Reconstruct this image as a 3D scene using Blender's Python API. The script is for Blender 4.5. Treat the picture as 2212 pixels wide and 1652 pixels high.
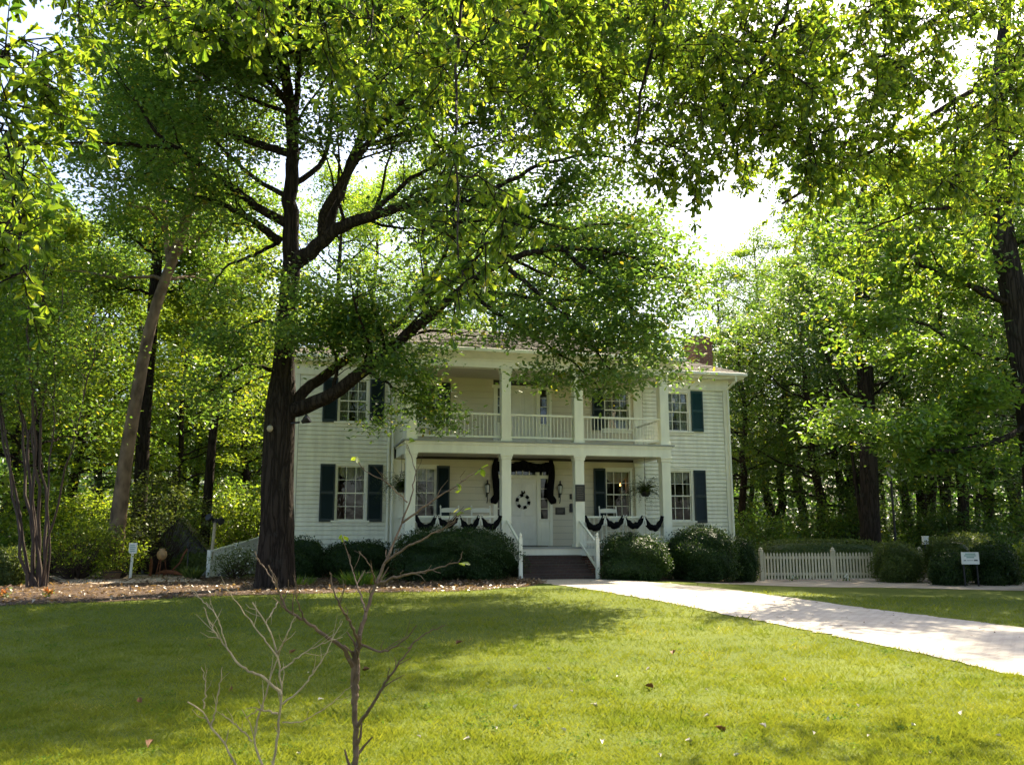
import bpy, bmesh, math, random
import numpy as np
from mathutils import Vector, Matrix
R = math.radians
for o in list(bpy.data.objects): bpy.data.objects.remove(o)
SC = bpy.context.scene
COL = SC.collection

# ------------------------------------------------------------------ camera
CAM = np.array([-7.383, -25.465, 1.287]); YAW, PIT, ROL = R(14.199), R(9.793), -0.0022
FW = np.array([math.sin(YAW)*math.cos(PIT), math.cos(YAW)*math.cos(PIT), math.sin(PIT)])
RT0 = np.array([math.cos(YAW), -math.sin(YAW), 0.0]); UP0 = np.cross(RT0, FW)
RT = RT0*math.cos(ROL)+UP0*math.sin(ROL); UP = UP0*math.cos(ROL)-RT0*math.sin(ROL)
cd = bpy.data.cameras.new('camera'); cam = bpy.data.objects.new('camera', cd); COL.objects.link(cam)
cam.matrix_world = Matrix(((RT[0], UP[0], -FW[0], CAM[0]), (RT[1], UP[1], -FW[1], CAM[1]), (RT[2], UP[2], -FW[2], CAM[2]), (0, 0, 0, 1)))
cd.sensor_fit = 'HORIZONTAL'; cd.sensor_width = 36; cd.lens = 30.55; cd.clip_end = 2000; cd.clip_start = .05
SC.camera = cam

# ------------------------------------------------------------------ sky, sun, exposure
SUN_AZ, SUN_EL = R(46), R(51)          # azimuth from +Y towards +X
w = bpy.data.worlds.new('World'); SC.world = w; w.use_nodes = True
nt = w.node_tree; bg = nt.nodes['Background']
sky = nt.nodes.new('ShaderNodeTexSky'); sky.sky_type = 'NISHITA'; sky.sun_disc = False
sky.sun_elevation = SUN_EL; sky.sun_rotation = SUN_AZ; sky.air_density = 1.0; sky.dust_density = 3.5; sky.ozone_density = 1.0
nt.links.new(sky.outputs[0], bg.inputs[0]); bg.inputs[1].default_value = .118
sd = bpy.data.lights.new('sun', 'SUN'); sd.energy = 5.0; sd.angle = R(.55); sd.color = (1, .885, .66)
sun = bpy.data.objects.new('sun', sd); COL.objects.link(sun)
SDIR = Vector((math.sin(SUN_AZ)*math.cos(SUN_EL), math.cos(SUN_AZ)*math.cos(SUN_EL), math.sin(SUN_EL)))
sun.rotation_euler = SDIR.to_track_quat('Z', 'Y').to_euler(); sun.location = (20, 20, 40)
SC.view_settings.view_transform = 'Standard'; SC.view_settings.look = 'None'
SC.view_settings.exposure = 1.75; SC.view_settings.gamma = 1
SC.render.engine = 'CYCLES'
SC.cycles.max_bounces = 8; SC.cycles.diffuse_bounces = 4; SC.cycles.transparent_max_bounces = 12; SC.cycles.transmission_bounces = 5

# ------------------------------------------------------------------ helpers: places
def sst(a, b, x):
    t = np.clip((x-a)/(b-a), 0, 1); return t*t*(3-2*t)
def hgt(x, y):                                    # ground level
    return -.25*(1-(1-sst(0, 8, x))*(1-sst(-5, -18, y)))
def P(x, y, d):                                   # a spot at forward distance d seen at photo position x, y (0..2212, 0..1652)
    v = FW+RT*((x-1106)/1877.1)+UP*((826-y)/1877.1)
    return CAM+v*(d/(v[0]*math.sin(YAW)+v[1]*math.cos(YAW)))
def G(x, y):                                      # a spot on the ground
    v = FW+RT*((x-1106)/1877.1)+UP*((826-y)/1877.1)
    z = 0.
    for _ in range(12):
        q = CAM+v*((z-CAM[2])/v[2]); z = float(hgt(q[0], q[1]))
    return np.array([q[0], q[1], z])
def GD(x, d):                                     # ground spot in the photo's column x at distance d
    q = P(x, 1150, d); q[2] = float(hgt(q[0], q[1])); return q

# ------------------------------------------------------------------ helpers: materials
MATS = {}
def newmat(n):
    m = bpy.data.materials.new(n); m.use_nodes = True; MATS[n] = m
    return m, m.node_tree, m.node_tree.nodes['Principled BSDF']
def mat(n, c, rough=.6, var=.12, scale=6, bump=0., bscale=40, metal=0, spec=.5, stretch=None):
    m, t, b = newmat(n); N = t.nodes; L = t.links
    tc = N.new('ShaderNodeTexCoord'); src = tc.outputs['Object']
    if stretch:
        mp = N.new('ShaderNodeMapping'); mp.inputs['Scale'].default_value = stretch; L.new(src, mp.inputs[0]); src = mp.outputs[0]
    nz = N.new('ShaderNodeTexNoise'); nz.inputs['Scale'].default_value = scale; nz.inputs['Detail'].default_value = 6; L.new(src, nz.inputs[0])
    rp = N.new('ShaderNodeValToRGB'); e = rp.color_ramp.elements
    e[0].position = .3; e[1].position = .7
    e[0].color = (*[v*(1-var) for v in c], 1); e[1].color = (*[min(1, v*(1+var)) for v in c], 1)
    L.new(nz.outputs[0], rp.inputs[0]); L.new(rp.outputs[0], b.inputs['Base Color'])
    b.inputs['Roughness'].default_value = rough; b.inputs['Metallic'].default_value = metal; b.inputs['Specular IOR Level'].default_value = spec
    if bump:
        n2 = N.new('ShaderNodeTexNoise'); n2.inputs['Scale'].default_value = bscale; n2.inputs['Detail'].default_value = 5; L.new(src, n2.inputs[0])
        bp = N.new('ShaderNodeBump'); bp.inputs['Strength'].default_value = bump; bp.inputs['Distance'].default_value = .03
        L.new(n2.outputs[0], bp.inputs['Height']); L.new(bp.outputs[0], b.inputs['Normal'])
    return m
def leafmat(n, c1, c2, c3=None, trans=.45, tcol=None, rough=.38, spec=.5, odd=0.0):
    m, t, b = newmat(n); N = t.nodes; L = t.links
    g = N.new('ShaderNodeNewGeometry'); rp = N.new('ShaderNodeValToRGB'); e = rp.color_ramp.elements
    e[0].color = (*c1, 1); e[1].color = (*c2, 1); e[1].position = .93
    if c3: q = e.new(1.0); q.color = (*c3, 1)
    L.new(g.outputs['Random Per Island'], rp.inputs[0]); L.new(rp.outputs[0], b.inputs['Base Color'])
    b.inputs['Roughness'].default_value = rough; b.inputs['Specular IOR Level'].default_value = spec
    tr = N.new('ShaderNodeBsdfTranslucent')
    mx = N.new('ShaderNodeMix'); mx.data_type = 'RGBA'; mx.blend_type = 'MULTIPLY'; mx.inputs[0].default_value = 1
    L.new(rp.outputs[0], mx.inputs[6]); mx.inputs[7].default_value = (*(tcol or (3.4, 3.0, 1.2)), 1); L.new(mx.outputs[2], tr.inputs[0])
    ms = N.new('ShaderNodeMixShader'); ms.inputs[0].default_value = trans
    L.new(b.outputs[0], ms.inputs[1]); L.new(tr.outputs[0], ms.inputs[2])
    L.new(ms.outputs[0], t.nodes['Material Output'].inputs['Surface'])
    return m
def brickmat(n, c1, c2, mortar, sw, sh, msize=.012, bump=.6, rough=.85, axes='XZ', stain=.35, scale=1):
    m, t, b = newmat(n); N = t.nodes; L = t.links
    tc = N.new('ShaderNodeTexCoord'); sp = N.new('ShaderNodeSeparateXYZ'); cb = N.new('ShaderNodeCombineXYZ'); L.new(tc.outputs['Object'], sp.inputs[0])
    if axes == 'WALL':                                   # any upright wall: run along x+y
        ad = N.new('ShaderNodeMath'); L.new(sp.outputs[0], ad.inputs[0]); L.new(sp.outputs[1], ad.inputs[1]); L.new(ad.outputs[0], cb.inputs[0]); L.new(sp.outputs[2], cb.inputs[1])
    else:
        for k, a in enumerate(axes): L.new(sp.outputs['XYZ'.index(a)], cb.inputs[k])
    br = N.new('ShaderNodeTexBrick'); br.inputs['Scale'].default_value = 1; br.inputs['Brick Width'].default_value = sw; br.inputs['Row Height'].default_value = sh
    br.inputs['Mortar Size'].default_value = msize; br.inputs['Color1'].default_value = (*c1, 1); br.inputs['Color2'].default_value = (*c2, 1); br.inputs['Mortar'].default_value = (*mortar, 1)
    br.inputs['Mortar Smooth'].default_value = .3
    L.new(cb.outputs[0], br.inputs[0])
    nz = N.new('ShaderNodeTexNoise'); nz.inputs['Scale'].default_value = 1.7*scale; nz.inputs['Detail'].default_value = 8; nz.inputs['Roughness'].default_value = .7; L.new(tc.outputs['Object'], nz.inputs[0])
    rp = N.new('ShaderNodeValToRGB'); rp.color_ramp.elements[0].position = .3; rp.color_ramp.elements[1].position = .65
    k = 1-stain; rp.color_ramp.elements[0].color = (k, k, k, 1); rp.color_ramp.elements[1].color = (1, 1, 1, 1); L.new(nz.outputs[0], rp.inputs[0])
    mx = N.new('ShaderNodeMix'); mx.data_type = 'RGBA'; mx.blend_type = 'MULTIPLY'; mx.inputs[0].default_value = 1
    L.new(br.outputs[0], mx.inputs[6]); L.new(rp.outputs[0], mx.inputs[7]); L.new(mx.outputs[2], b.inputs['Base Color']); b.inputs['Roughness'].default_value = rough
    n2 = N.new('ShaderNodeTexNoise'); n2.inputs['Scale'].default_value = 60; L.new(tc.outputs['Object'], n2.inputs[0])
    mm = N.new('ShaderNodeMath'); mm.operation = 'MULTIPLY_ADD'; mm.inputs[1].default_value = .35; L.new(n2.outputs[0], mm.inputs[0])
    iv = N.new('ShaderNodeMath'); iv.operation = 'SUBTRACT'; iv.inputs[0].default_value = 1; L.new(br.outputs['Fac'], iv.inputs[1]); L.new(iv.outputs[0], mm.inputs[2])
    bp = N.new('ShaderNodeBump'); bp.inputs['Strength'].default_value = bump; bp.inputs['Distance'].default_value = .01; L.new(mm.outputs[0], bp.inputs['Height']); L.new(bp.outputs[0], b.inputs['Normal'])
    return m
def groundmat(n, stops, scale1, scale2, bump=.6, bscale=60, rough=.95, dist=.02):
    m, t, b = newmat(n); N = t.nodes; L = t.links
    tc = N.new('ShaderNodeTexCoord')
    n1 = N.new('ShaderNodeTexNoise'); n1.inputs['Scale'].default_value = scale1; n1.inputs['Detail'].default_value = 4
    n2 = N.new('ShaderNodeTexNoise'); n2.inputs['Scale'].default_value = scale2; n2.inputs['Detail'].default_value = 6; n2.inputs['Roughness'].default_value = .7
    for q in (n1, n2): L.new(tc.outputs['Object'], q.inputs[0])
    mm = N.new('ShaderNodeMath'); mm.operation = 'MULTIPLY_ADD'; mm.inputs[1].default_value = .45; L.new(n1.outputs[0], mm.inputs[0])
    m2 = N.new('ShaderNodeMath'); m2.operation = 'MULTIPLY'; m2.inputs[1].default_value = .55; L.new(n2.outputs[0], m2.inputs[0]); L.new(m2.outputs[0], mm.inputs[2])
    rp = N.new('ShaderNodeValToRGB'); e = rp.color_ramp.elements
    for k, (p_, c) in enumerate(stops):
        q = e[k] if k < 2 else e.new(p_)
        q.position = p_; q.color = (*c, 1)
    L.new(mm.outputs[0], rp.inputs[0]); L.new(rp.outputs[0], b.inputs['Base Color']); b.inputs['Roughness'].default_value = rough; b.inputs['Specular IOR Level'].default_value = .2
    n3 = N.new('ShaderNodeTexNoise'); n3.inputs['Scale'].default_value = bscale; n3.inputs['Detail'].default_value = 4; L.new(tc.outputs['Object'], n3.inputs[0])
    bp = N.new('ShaderNodeBump'); bp.inputs['Strength'].default_value = bump; bp.inputs['Distance'].default_value = dist; L.new(n3.outputs[0], bp.inputs['Height']); L.new(bp.outputs[0], b.inputs['Normal'])
    return m
def glassmat():
    m, t, b = newmat('window_glass'); N = t.nodes; L = t.links; N.remove(b)
    tp = N.new('ShaderNodeBsdfTransparent'); tp.inputs[0].default_value = (.72, .76, .72, 1)
    gl = N.new('ShaderNodeBsdfGlossy'); gl.inputs['Roughness'].default_value = .02
    tc = N.new('ShaderNodeTexCoord'); nz = N.new('ShaderNodeTexNoise'); nz.inputs['Scale'].default_value = 3; L.new(tc.outputs['Object'], nz.inputs[0])
    bp = N.new('ShaderNodeBump'); bp.inputs['Strength'].default_value = .25; bp.inputs['Distance'].default_value = .02; L.new(nz.outputs[0], bp.inputs['Height']); L.new(bp.outputs[0], gl.inputs['Normal'])
    fr = N.new('ShaderNodeFresnel'); fr.inputs[0].default_value = 1.8
    ms = N.new('ShaderNodeMixShader'); L.new(fr.outputs[0], ms.inputs[0]); L.new(tp.outputs[0], ms.inputs[1]); L.new(gl.outputs[0], ms.inputs[2])
    L.new(ms.outputs[0], N['Material Output'].inputs['Surface'])
    return m
def emitmat(n, c, s):
    m, t, b = newmat(n); b.inputs['Emission Color'].default_value = (*c, 1); b.inputs['Emission Strength'].default_value = s; b.inputs['Base Color'].default_value = (*c, 1)
    return m

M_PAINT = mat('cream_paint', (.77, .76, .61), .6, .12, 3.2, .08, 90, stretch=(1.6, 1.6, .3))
M_FLUSH = mat('porch_wall_shaded', (.62, .56, .41), .6, .07, 1.1, .08, 60)  # darker, warmer tan: the porch shade is put into the wall colour
M_TRIM = mat('trim_paint', (.81, .8, .66), .5, .07, 3, stretch=(1.5, 1.5, .4))
M_WHITE = mat('white_paint', (.76, .75, .66), .5, .06, 3)
M_FENCE = mat('fence_paint', (.54, .49, .35), .7, .14, 3, .1, 50)
M_SHUT = mat('shutter_paint', (.009, .022, .026), .5, .15, 3)
M_SHUTB = mat('shutter_skylit', (.008, .045, .046), .5, .15, 3)  # same shutter paint with the sky light put into its colour
M_FLOOR = mat('porch_floor_paint', (.3, .31, .29), .6, .1, 4)
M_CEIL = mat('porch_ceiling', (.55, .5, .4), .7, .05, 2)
M_DARK = mat('interior_unlit', (.05, .045, .04), .9, .2, 2)  # room darkness painted into the wall colour
M_LACE = mat('lace_curtain', (.7, .68, .56), .9, .1, 18)
M_LACE2 = mat('patterned_curtain', (.3, .32, .24), .9, .6, 14)
M_BLACK = mat('black_cloth', (.006, .006, .007), .95, .2, 12, .2, 40, spec=.1)
M_IRON = mat('black_iron', (.012, .012, .013), .5, .2, 8)
M_BRONZE = mat('bronze_plaque', (.03, .026, .022), .45, .3, 20, metal=.4)
M_LAMPG = mat('lamp_glass', (.5, .5, .45), .2, .1, 5)
M_STEP = brickmat('step_brick', (.07, .035, .028), (.05, .028, .022), (.07, .055, .045), .2, .075, axes='WALL')
M_BRICK = brickmat('chimney_brick', (.27, .095, .055), (.2, .075, .05), (.32, .26, .2), .21, .075, axes='WALL')
M_ROOF = brickmat('roof_shingle', (.22, .19, .145), (.155, .13, .1), (.06, .05, .04), .3, .13, .01, .8, .9, 'XY', .45)
M_PATH = brickmat('path_brick', (.5, .44, .37), (.42, .365, .31), (.26, .23, .19), .21, .105, .01, .5, .9, 'XY', .3)
M_LAWN = groundmat('lawn', [(.3, (.055, .085, .01)), (.62, (.13, .155, .018)), (.5, (.095, .12, .014))], .5, 14, .9, 70)
M_MULCH = groundmat('mulch', [(.3, (.035, .022, .015)), (.68, (.2, .14, .095)), (.5, (.085, .055, .038))], 1.2, 22, 1, 45, dist=.05)
M_SAND = groundmat('pale_gravel', [(.3, (.3, .24, .18)), (.65, (.52, .45, .36)), (.5, (.42, .35, .28))], 1.5, 30, .8, 60)
M_WOODF = groundmat('wood_floor', [(.3, (.03, .035, .014)), (.65, (.09, .075, .035)), (.5, (.05, .055, .02))], .5, 9, 1, 20, dist=.05)
def barkmat(n, c1, c2, c3, sc=9, st=.16):
    m, t, b = newmat(n); N = t.nodes; L = t.links; tc = N.new('ShaderNodeTexCoord'); mp = N.new('ShaderNodeMapping'); mp.inputs['Scale'].default_value = (1, 1, st); L.new(tc.outputs['Object'], mp.inputs[0])
    nz = N.new('ShaderNodeTexNoise'); nz.inputs['Scale'].default_value = 5; nz.inputs['Detail'].default_value = 6; L.new(mp.outputs[0], nz.inputs[0])
    mx = N.new('ShaderNodeMix'); mx.data_type = 'RGBA'; mx.inputs[0].default_value = .3; L.new(mp.outputs[0], mx.inputs[6]); L.new(nz.outputs['Color'], mx.inputs[7])
    vo = N.new('ShaderNodeTexVoronoi'); vo.feature = 'DISTANCE_TO_EDGE'; vo.inputs['Scale'].default_value = sc; L.new(mx.outputs[2], vo.inputs['Vector'])
    rp = N.new('ShaderNodeValToRGB'); e = rp.color_ramp.elements; e[0].color = (*c1, 1); e[1].color = (*c2, 1); e[1].position = .16; L.new(vo.outputs[0], rp.inputs[0])
    n2 = N.new('ShaderNodeTexNoise'); n2.inputs['Scale'].default_value = 2.2; n2.inputs['Detail'].default_value = 9; n2.inputs['Roughness'].default_value = .75; L.new(tc.outputs['Object'], n2.inputs[0])
    r2 = N.new('ShaderNodeValToRGB'); r2.color_ramp.elements[0].position = .55; r2.color_ramp.elements[1].position = .72; L.new(n2.outputs[0], r2.inputs[0])
    m2 = N.new('ShaderNodeMix'); m2.data_type = 'RGBA'; L.new(r2.outputs[0], m2.inputs[0]); L.new(rp.outputs[0], m2.inputs[6]); m2.inputs[7].default_value = (*c3, 1); L.new(m2.outputs[2], b.inputs['Base Color'])
    b.inputs['Roughness'].default_value = .95; b.inputs['Specular IOR Level'].default_value = .15
    mm = N.new('ShaderNodeMath'); mm.operation = 'MULTIPLY_ADD'; mm.inputs[1].default_value = .12; L.new(n2.outputs[0], mm.inputs[0]); mn = N.new('ShaderNodeMath'); mn.operation = 'MINIMUM'; mn.inputs[1].default_value = .2; L.new(vo.outputs[0], mn.inputs[0]); L.new(mn.outputs[0], mm.inputs[2])
    bp = N.new('ShaderNodeBump'); bp.inputs['Strength'].default_value = 1; bp.inputs['Distance'].default_value = .18; L.new(mm.outputs[0], bp.inputs['Height']); L.new(bp.outputs[0], b.inputs['Normal'])
    return m
M_BARK = barkmat('oak_bark', (.016, .011, .008), (.04, .029, .021), (.058, .052, .04), 12, .12)
M_BARKD = barkmat('dark_bark', (.016, .012, .009), (.038, .029, .023), (.045, .045, .035), 12, .14)
M_BARKP = mat('pale_bark', (.17, .12, .08), .9, .55, 4.5, .5, 10, stretch=(1, 1, .5), spec=.2)
M_BARKC = mat('crape_bark', (.05, .03, .02), .8, .35, 7, .3, 12, stretch=(1, 1, .3))
M_TWIG = mat('dry_twig', (.13, .08, .045), .8, .35, 18, .3, 60)
M_TWIGP = mat('pale_twig', (.36, .27, .16), .8, .3, 18, .3, 60)
M_GLASS = glassmat()
M_POST = mat('weathered_post', (.42, .36, .24), .85, .2, 8, .2, 40)
M_GREYB = mat('grey_boards', (.16, .155, .15), .85, .2, 5, .2, 30, stretch=(.3, 1, 4))
M_RUST = mat('rusty_metal', (.17, .06, .025), .85, .4, 12, .3, 40)
M_COPPER = mat('tan_pot', (.42, .25, .12), .6, .25, 6)
M_TERRA = mat('brown_tub', (.13, .07, .035), .8, .25, 9)
M_SIGN = mat('sign_face', (.75, .76, .72), .5, .04, 2)
M_INK = mat('sign_ink', (.13, .3, .24), .6, .1, 4)
M_INKD = mat('sign_dark_ink', (.06, .07, .07), .6, .1, 4)
M_PETAL = mat('pink_petal', (.75, .03, .13), .6, .2, 30)
M_ORANGE = mat('orange_petal', (.8, .27, .03), .6, .2, 30)
M_RED = mat('wreath_white', (.6, .6, .56), .9, .1, 20)
M_DRYLEAF = mat('pale_dry_leaf', (.62, .56, .48), .6, .25, 20)
M_BROWNLEAF = mat('brown_dry_leaf', (.19, .075, .025), .7, .3, 20)

LF_OAK = leafmat('oak_leaf', (.035, .082, .026), (.085, .145, .032), (.19, .17, .03), .48)
LF_OVER = leafmat('overhead_leaf', (.028, .065, .012), (.115, .16, .026), (.2, .2, .03), .58, (3.5, 3.25, 1.1), .4)
LF_MID = leafmat('mid_leaf', (.038, .088, .02), (.1, .165, .03), (.2, .19, .025), .45)
LF_YEL = leafmat('yellow_leaf', (.07, .12, .015), (.13, .18, .025), (.22, .21, .025), .5)
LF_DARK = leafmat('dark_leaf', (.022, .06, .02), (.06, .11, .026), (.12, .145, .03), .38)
LF_BOX = leafmat('boxwood_leaf', (.012, .03, .009), (.038, .072, .017), None, .2, None, .5, .22)
LF_BUSH = leafmat('bush_leaf', (.045, .075, .02), (.1, .135, .035), None, .28, None, .45, .3)
LF_TALL = leafmat('tall_tree_leaf', (.055, .115, .02), (.12, .185, .03), (.2, .2, .025), .55)
LF_GRASS = leafmat('grass_blade', (.078, .122, .012), (.19, .205, .024), (.34, .29, .09), .4, (2.0, 1.9, 1.2), .6, .2)
_t = LF_GRASS.node_tree; _tc = _t.nodes.new('ShaderNodeTexCoord'); _nz = _t.nodes.new('ShaderNodeTexNoise'); _nz.inputs['Scale'].default_value = 1.1; _nz.inputs['Detail'].default_value = 7; _nz.inputs['Roughness'].default_value = .7; _t.links.new(_tc.outputs['Object'], _nz.inputs[0])
_m1 = _t.nodes.new('ShaderNodeMath'); _m1.operation = 'MULTIPLY_ADD'; _m1.inputs[1].default_value = .42; _m2 = _t.nodes.new('ShaderNodeMath'); _m2.operation = 'MULTIPLY_ADD'; _m2.inputs[1].default_value = 1.9; _m2.inputs[2].default_value = -.62
_rp = [q for q in _t.nodes if q.type == 'VALTORGB'][0]; _g = [q for q in _t.nodes if q.type == 'NEW_GEOMETRY'][0]; _t.links.new(_nz.outputs[0], _m2.inputs[0]); _t.links.new(_g.outputs['Random Per Island'], _m1.inputs[0]); _t.links.new(_m2.outputs[0], _m1.inputs[2]); _t.links.new(_m1.outputs[0], _rp.inputs[0])
LF_FERN = leafmat('fern_leaf', (.025, .05, .014), (.06, .09, .02), None, .35)
LF_CLOVER = leafmat('clover_leaf', (.04, .085, .014), (.09, .14, .022), None, .35, None, .8, .05)
LF_LITTER = leafmat('litter_leaf', (.05, .03, .02), (.22, .15, .1), (.42, .34, .25), .15)

# ------------------------------------------------------------------ helpers: meshes
class MB:
    def __init__(s): s.v = []; s.f = []
    def add(s, vs, fs):
        b = len(s.v); s.v += [tuple(map(float, q)) for q in vs]; s.f += [tuple(b+i for i in f) for f in fs]; return s
    def box(s, x0, x1, y0, y1, z0, z1):
        return s.add([(x0, y0, z0), (x1, y0, z0), (x1, y1, z0), (x0, y1, z0), (x0, y0, z1), (x1, y0, z1), (x1, y1, z1), (x0, y1, z1)],
                     [(0, 3, 2, 1), (4, 5, 6, 7), (0, 1, 5, 4), (1, 2, 6, 5), (2, 3, 7, 6), (3, 0, 4, 7)])
    def bar(s, a, b, w, h, up=(0, 0, 1)):           # box section along a..b
        a = np.array(a, float); b = np.array(b, float); t = (b-a)/np.linalg.norm(b-a); u = np.array(up, float)
        if abs(t@u) > .95: u = np.array([0, 1., 0])
        sd_ = np.cross(t, u); sd_ /= np.linalg.norm(sd_); u = np.cross(sd_, t)
        vs = [c+sd_*i*w/2+u*j*h/2 for c in (a, b) for i, j in ((-1, -1), (1, -1), (1, 1), (-1, 1))]
        return s.add(vs, [(0, 1, 2, 3), (7, 6, 5, 4), (0, 4, 5, 1), (1, 5, 6, 2), (2, 6, 7, 3), (3, 7, 4, 0)])
    def tube(s, pts, rad, n=8, cap=True, squash=None):
        pts = np.array(pts, float); k = len(pts); rad = np.broadcast_to(rad, (k,))
        t = np.gradient(pts, axis=0); t /= np.linalg.norm(t, axis=1)[:, None]+1e-9
        u = np.array([0, 0, 1.]) if abs(t[0][2]) < .8 else np.array([1., 0, 0])
        vs = []
        for i in range(k):
            u = u-t[i]*(u@t[i]); u /= np.linalg.norm(u)+1e-9; b = np.cross(t[i], u)
            for j in range(n):
                a = 2*math.pi*j/n; vs.append(pts[i]+rad[i]*(math.cos(a)*u+math.sin(a)*b))
        fs = [(i*n+j, i*n+(j+1) % n, (i+1)*n+(j+1) % n, (i+1)*n+j) for i in range(k-1) for j in range(n)]
        if cap: fs += [tuple(range(n))[::-1], tuple((k-1)*n+j for j in range(n))]
        return s.add(vs, fs)
    def lathe(s, c, prof, n=14):                    # prof: (radius, z)
        vs = []
        for r, z in prof:
            for j in range(n):
                a = 2*math.pi*j/n; vs.append((c[0]+r*math.cos(a), c[1]+r*math.sin(a), c[2]+z))
        k = len(prof); fs = [(i*n+j, i*n+(j+1) % n, (i+1)*n+(j+1) % n, (i+1)*n+j) for i in range(k-1) for j in range(n)]
        fs += [tuple(range(n))[::-1], tuple((k-1)*n+j for j in range(n))]
        return s.add(vs, fs)
    def prism(s, poly, axis, a, b):                 # poly in the two other axes, extruded along axis
        n = len(poly); vs = []
        for c in (a, b):
            for p_, q in poly:
                vs.append({'x': (c, p_, q), 'y': (p_, c, q), 'z': (p_, q, c)}[axis])
        return s.add(vs, [tuple(range(n)), tuple(range(2*n-1, n-1, -1))]+[(i, i+n, (i+1) % n+n, (i+1) % n) for i in range(n)])
    def build(s, name, m, parent=None, smooth=False, bevel=0):
        me = bpy.data.meshes.new(name); me.from_pydata(s.v, [], s.f); me.update()
        bm = bmesh.new(); bm.from_mesh(me); bmesh.ops.recalc_face_normals(bm, faces=bm.faces[:]); bm.to_mesh(me); bm.free()
        me.materials.append(m)
        if smooth: me.polygons.foreach_set('use_smooth', [True]*len(me.polygons))
        o = bpy.data.objects.new(name, me); COL.objects.link(o)
        if parent:
            o.parent = parent; o.matrix_parent_inverse = abs_mat(parent).inverted()
        if bevel:
            md = o.modifiers.new('bevel', 'BEVEL'); md.width = bevel; md.segments = 2; md.limit_method = 'ANGLE'
        return o
def abs_mat(o):
    m = Matrix.Translation(o.location) @ o.rotation_euler.to_matrix().to_4x4() @ Matrix.Diagonal((*o.scale, 1))
    return (abs_mat(o.parent) @ o.matrix_parent_inverse @ m) if o.parent else m
def empty(name, loc, label=None, cat=None, group=None):
    o = bpy.data.objects.new(name, None); o.empty_display_size = .2; COL.objects.link(o); o.location = tuple(map(float, loc))
    tag(o, label, cat, group); return o
def tag(o, label=None, cat=None, group=None, kind=None):
    if label: o['label'] = label
    if cat: o['category'] = cat
    if group: o['group'] = group
    if kind: o['kind'] = kind
    return o
def copy_thing(root, loc, rotz, scale, label, group=None):
    r = root.copy(); COL.objects.link(r); r.location = tuple(map(float, loc)); r.rotation_euler = (0, 0, rotz); r.scale = (scale,)*3
    r['label'] = label
    if group: r['group'] = group
    for ch in list(root.children):
        c = ch.copy(); COL.objects.link(c); c.parent = r; c.matrix_parent_inverse = ch.matrix_parent_inverse.copy()
        for g_ in list(ch.children):
            d = g_.copy(); COL.objects.link(d); d.parent = c; d.matrix_parent_inverse = g_.matrix_parent_inverse.copy()
    return r
KITE = (np.array([(0, 0, 0), (.5, .3, .05), (1, 0, -.06), (.5, -.3, .05)]), [(0, 1, 2, 3)])
LEAF6 = (np.array([(0, 0, 0), (.35, .2, .05), (.72, .25, .04), (1, 0, -.08), (.72, -.25, .04), (.35, -.2, .05)]), [(0, 1, 2, 3), (0, 3, 4, 5)])
OAKLEAF = (np.array([(0, 0, 0), (.3, .08, .02), (.52, .13, .05), (.66, .14, .03), (.82, .225, .06), (.95, .14, .0), (1, 0, -.12), (.95, -.14, .0), (.82, -.225, .06), (.66, -.14, .03), (.52, -.13, .05), (.3, -.08, .02)]),
           [(0, 1, 2, 3, 6), (3, 4, 5, 6), (0, 6, 9, 10, 11), (6, 7, 8, 9)])
OAKCURL = (OAKLEAF[0]*np.array([.9, .85, 1])+np.stack([np.zeros(12), .12*OAKLEAF[0][:, 0]**2, -.34*OAKLEAF[0][:, 0]**2+.9*np.abs(OAKLEAF[0][:, 1])], 1), OAKLEAF[1])
BLADE = (np.array([(0, .07, 0), (0, -.07, 0), (.55, -.05, .04), (1, 0, .16), (.55, .05, .04)]), [(0, 1, 2, 4), (4, 2, 3)])
def leaf_arrays(pos, tdir, nrm, size, tmpl):
    tv, tf = tmpl
    t = tdir/(np.linalg.norm(tdir, axis=1)[:, None]+1e-9); b = np.cross(nrm, t); b /= np.linalg.norm(b, axis=1)[:, None]+1e-9; n = np.cross(t, b)
    s = size[:, None, None]
    V = pos[:, None, :]+s*(tv[None, :, 0, None]*t[:, None, :]+tv[None, :, 1, None]*b[:, None, :]+tv[None, :, 2, None]*n[:, None, :])
    return V.reshape(-1, 3), len(tv), tf, len(pos)
def np_mesh(name, blocks, m, parent=None):          # blocks from leaf_arrays
    Vs, loops, starts, totals = [], [], [], []; vb = 0; lb = 0
    for V, k, tf, n in blocks:
        Vs.append(V); lt = np.concatenate([np.array(f) for f in tf]); ln = np.array([len(f) for f in tf])
        loops.append((lt[None]+(vb+np.arange(n)*k)[:, None]).ravel())
        off = np.concatenate([[0], np.cumsum(ln)[:-1]])
        starts.append((off[None]+(lb+np.arange(n)*ln.sum())[:, None]).ravel()); totals.append(np.tile(ln, n))
        vb += n*k; lb += n*int(ln.sum())
    V = np.concatenate(Vs); Lp = np.concatenate(loops); S = np.concatenate(starts); T = np.concatenate(totals)
    me = bpy.data.meshes.new(name); me.vertices.add(len(V)); me.vertices.foreach_set('co', V.astype('f').ravel())
    me.loops.add(len(Lp)); me.loops.foreach_set('vertex_index', Lp.astype('i')); me.polygons.add(len(S))
    me.polygons.foreach_set('loop_start', S.astype('i')); me.polygons.foreach_set('loop_total', T.astype('i'))
    me.update(calc_edges=True); me.materials.append(m)
    o = bpy.data.objects.new(name, me); COL.objects.link(o)
    if parent: o.parent = parent; o.matrix_parent_inverse = abs_mat(parent).inverted()
    return o
def rand_dirs(rng, n):
    v = rng.normal(size=(n, 3)); return v/np.linalg.norm(v, axis=1)[:, None]
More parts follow.
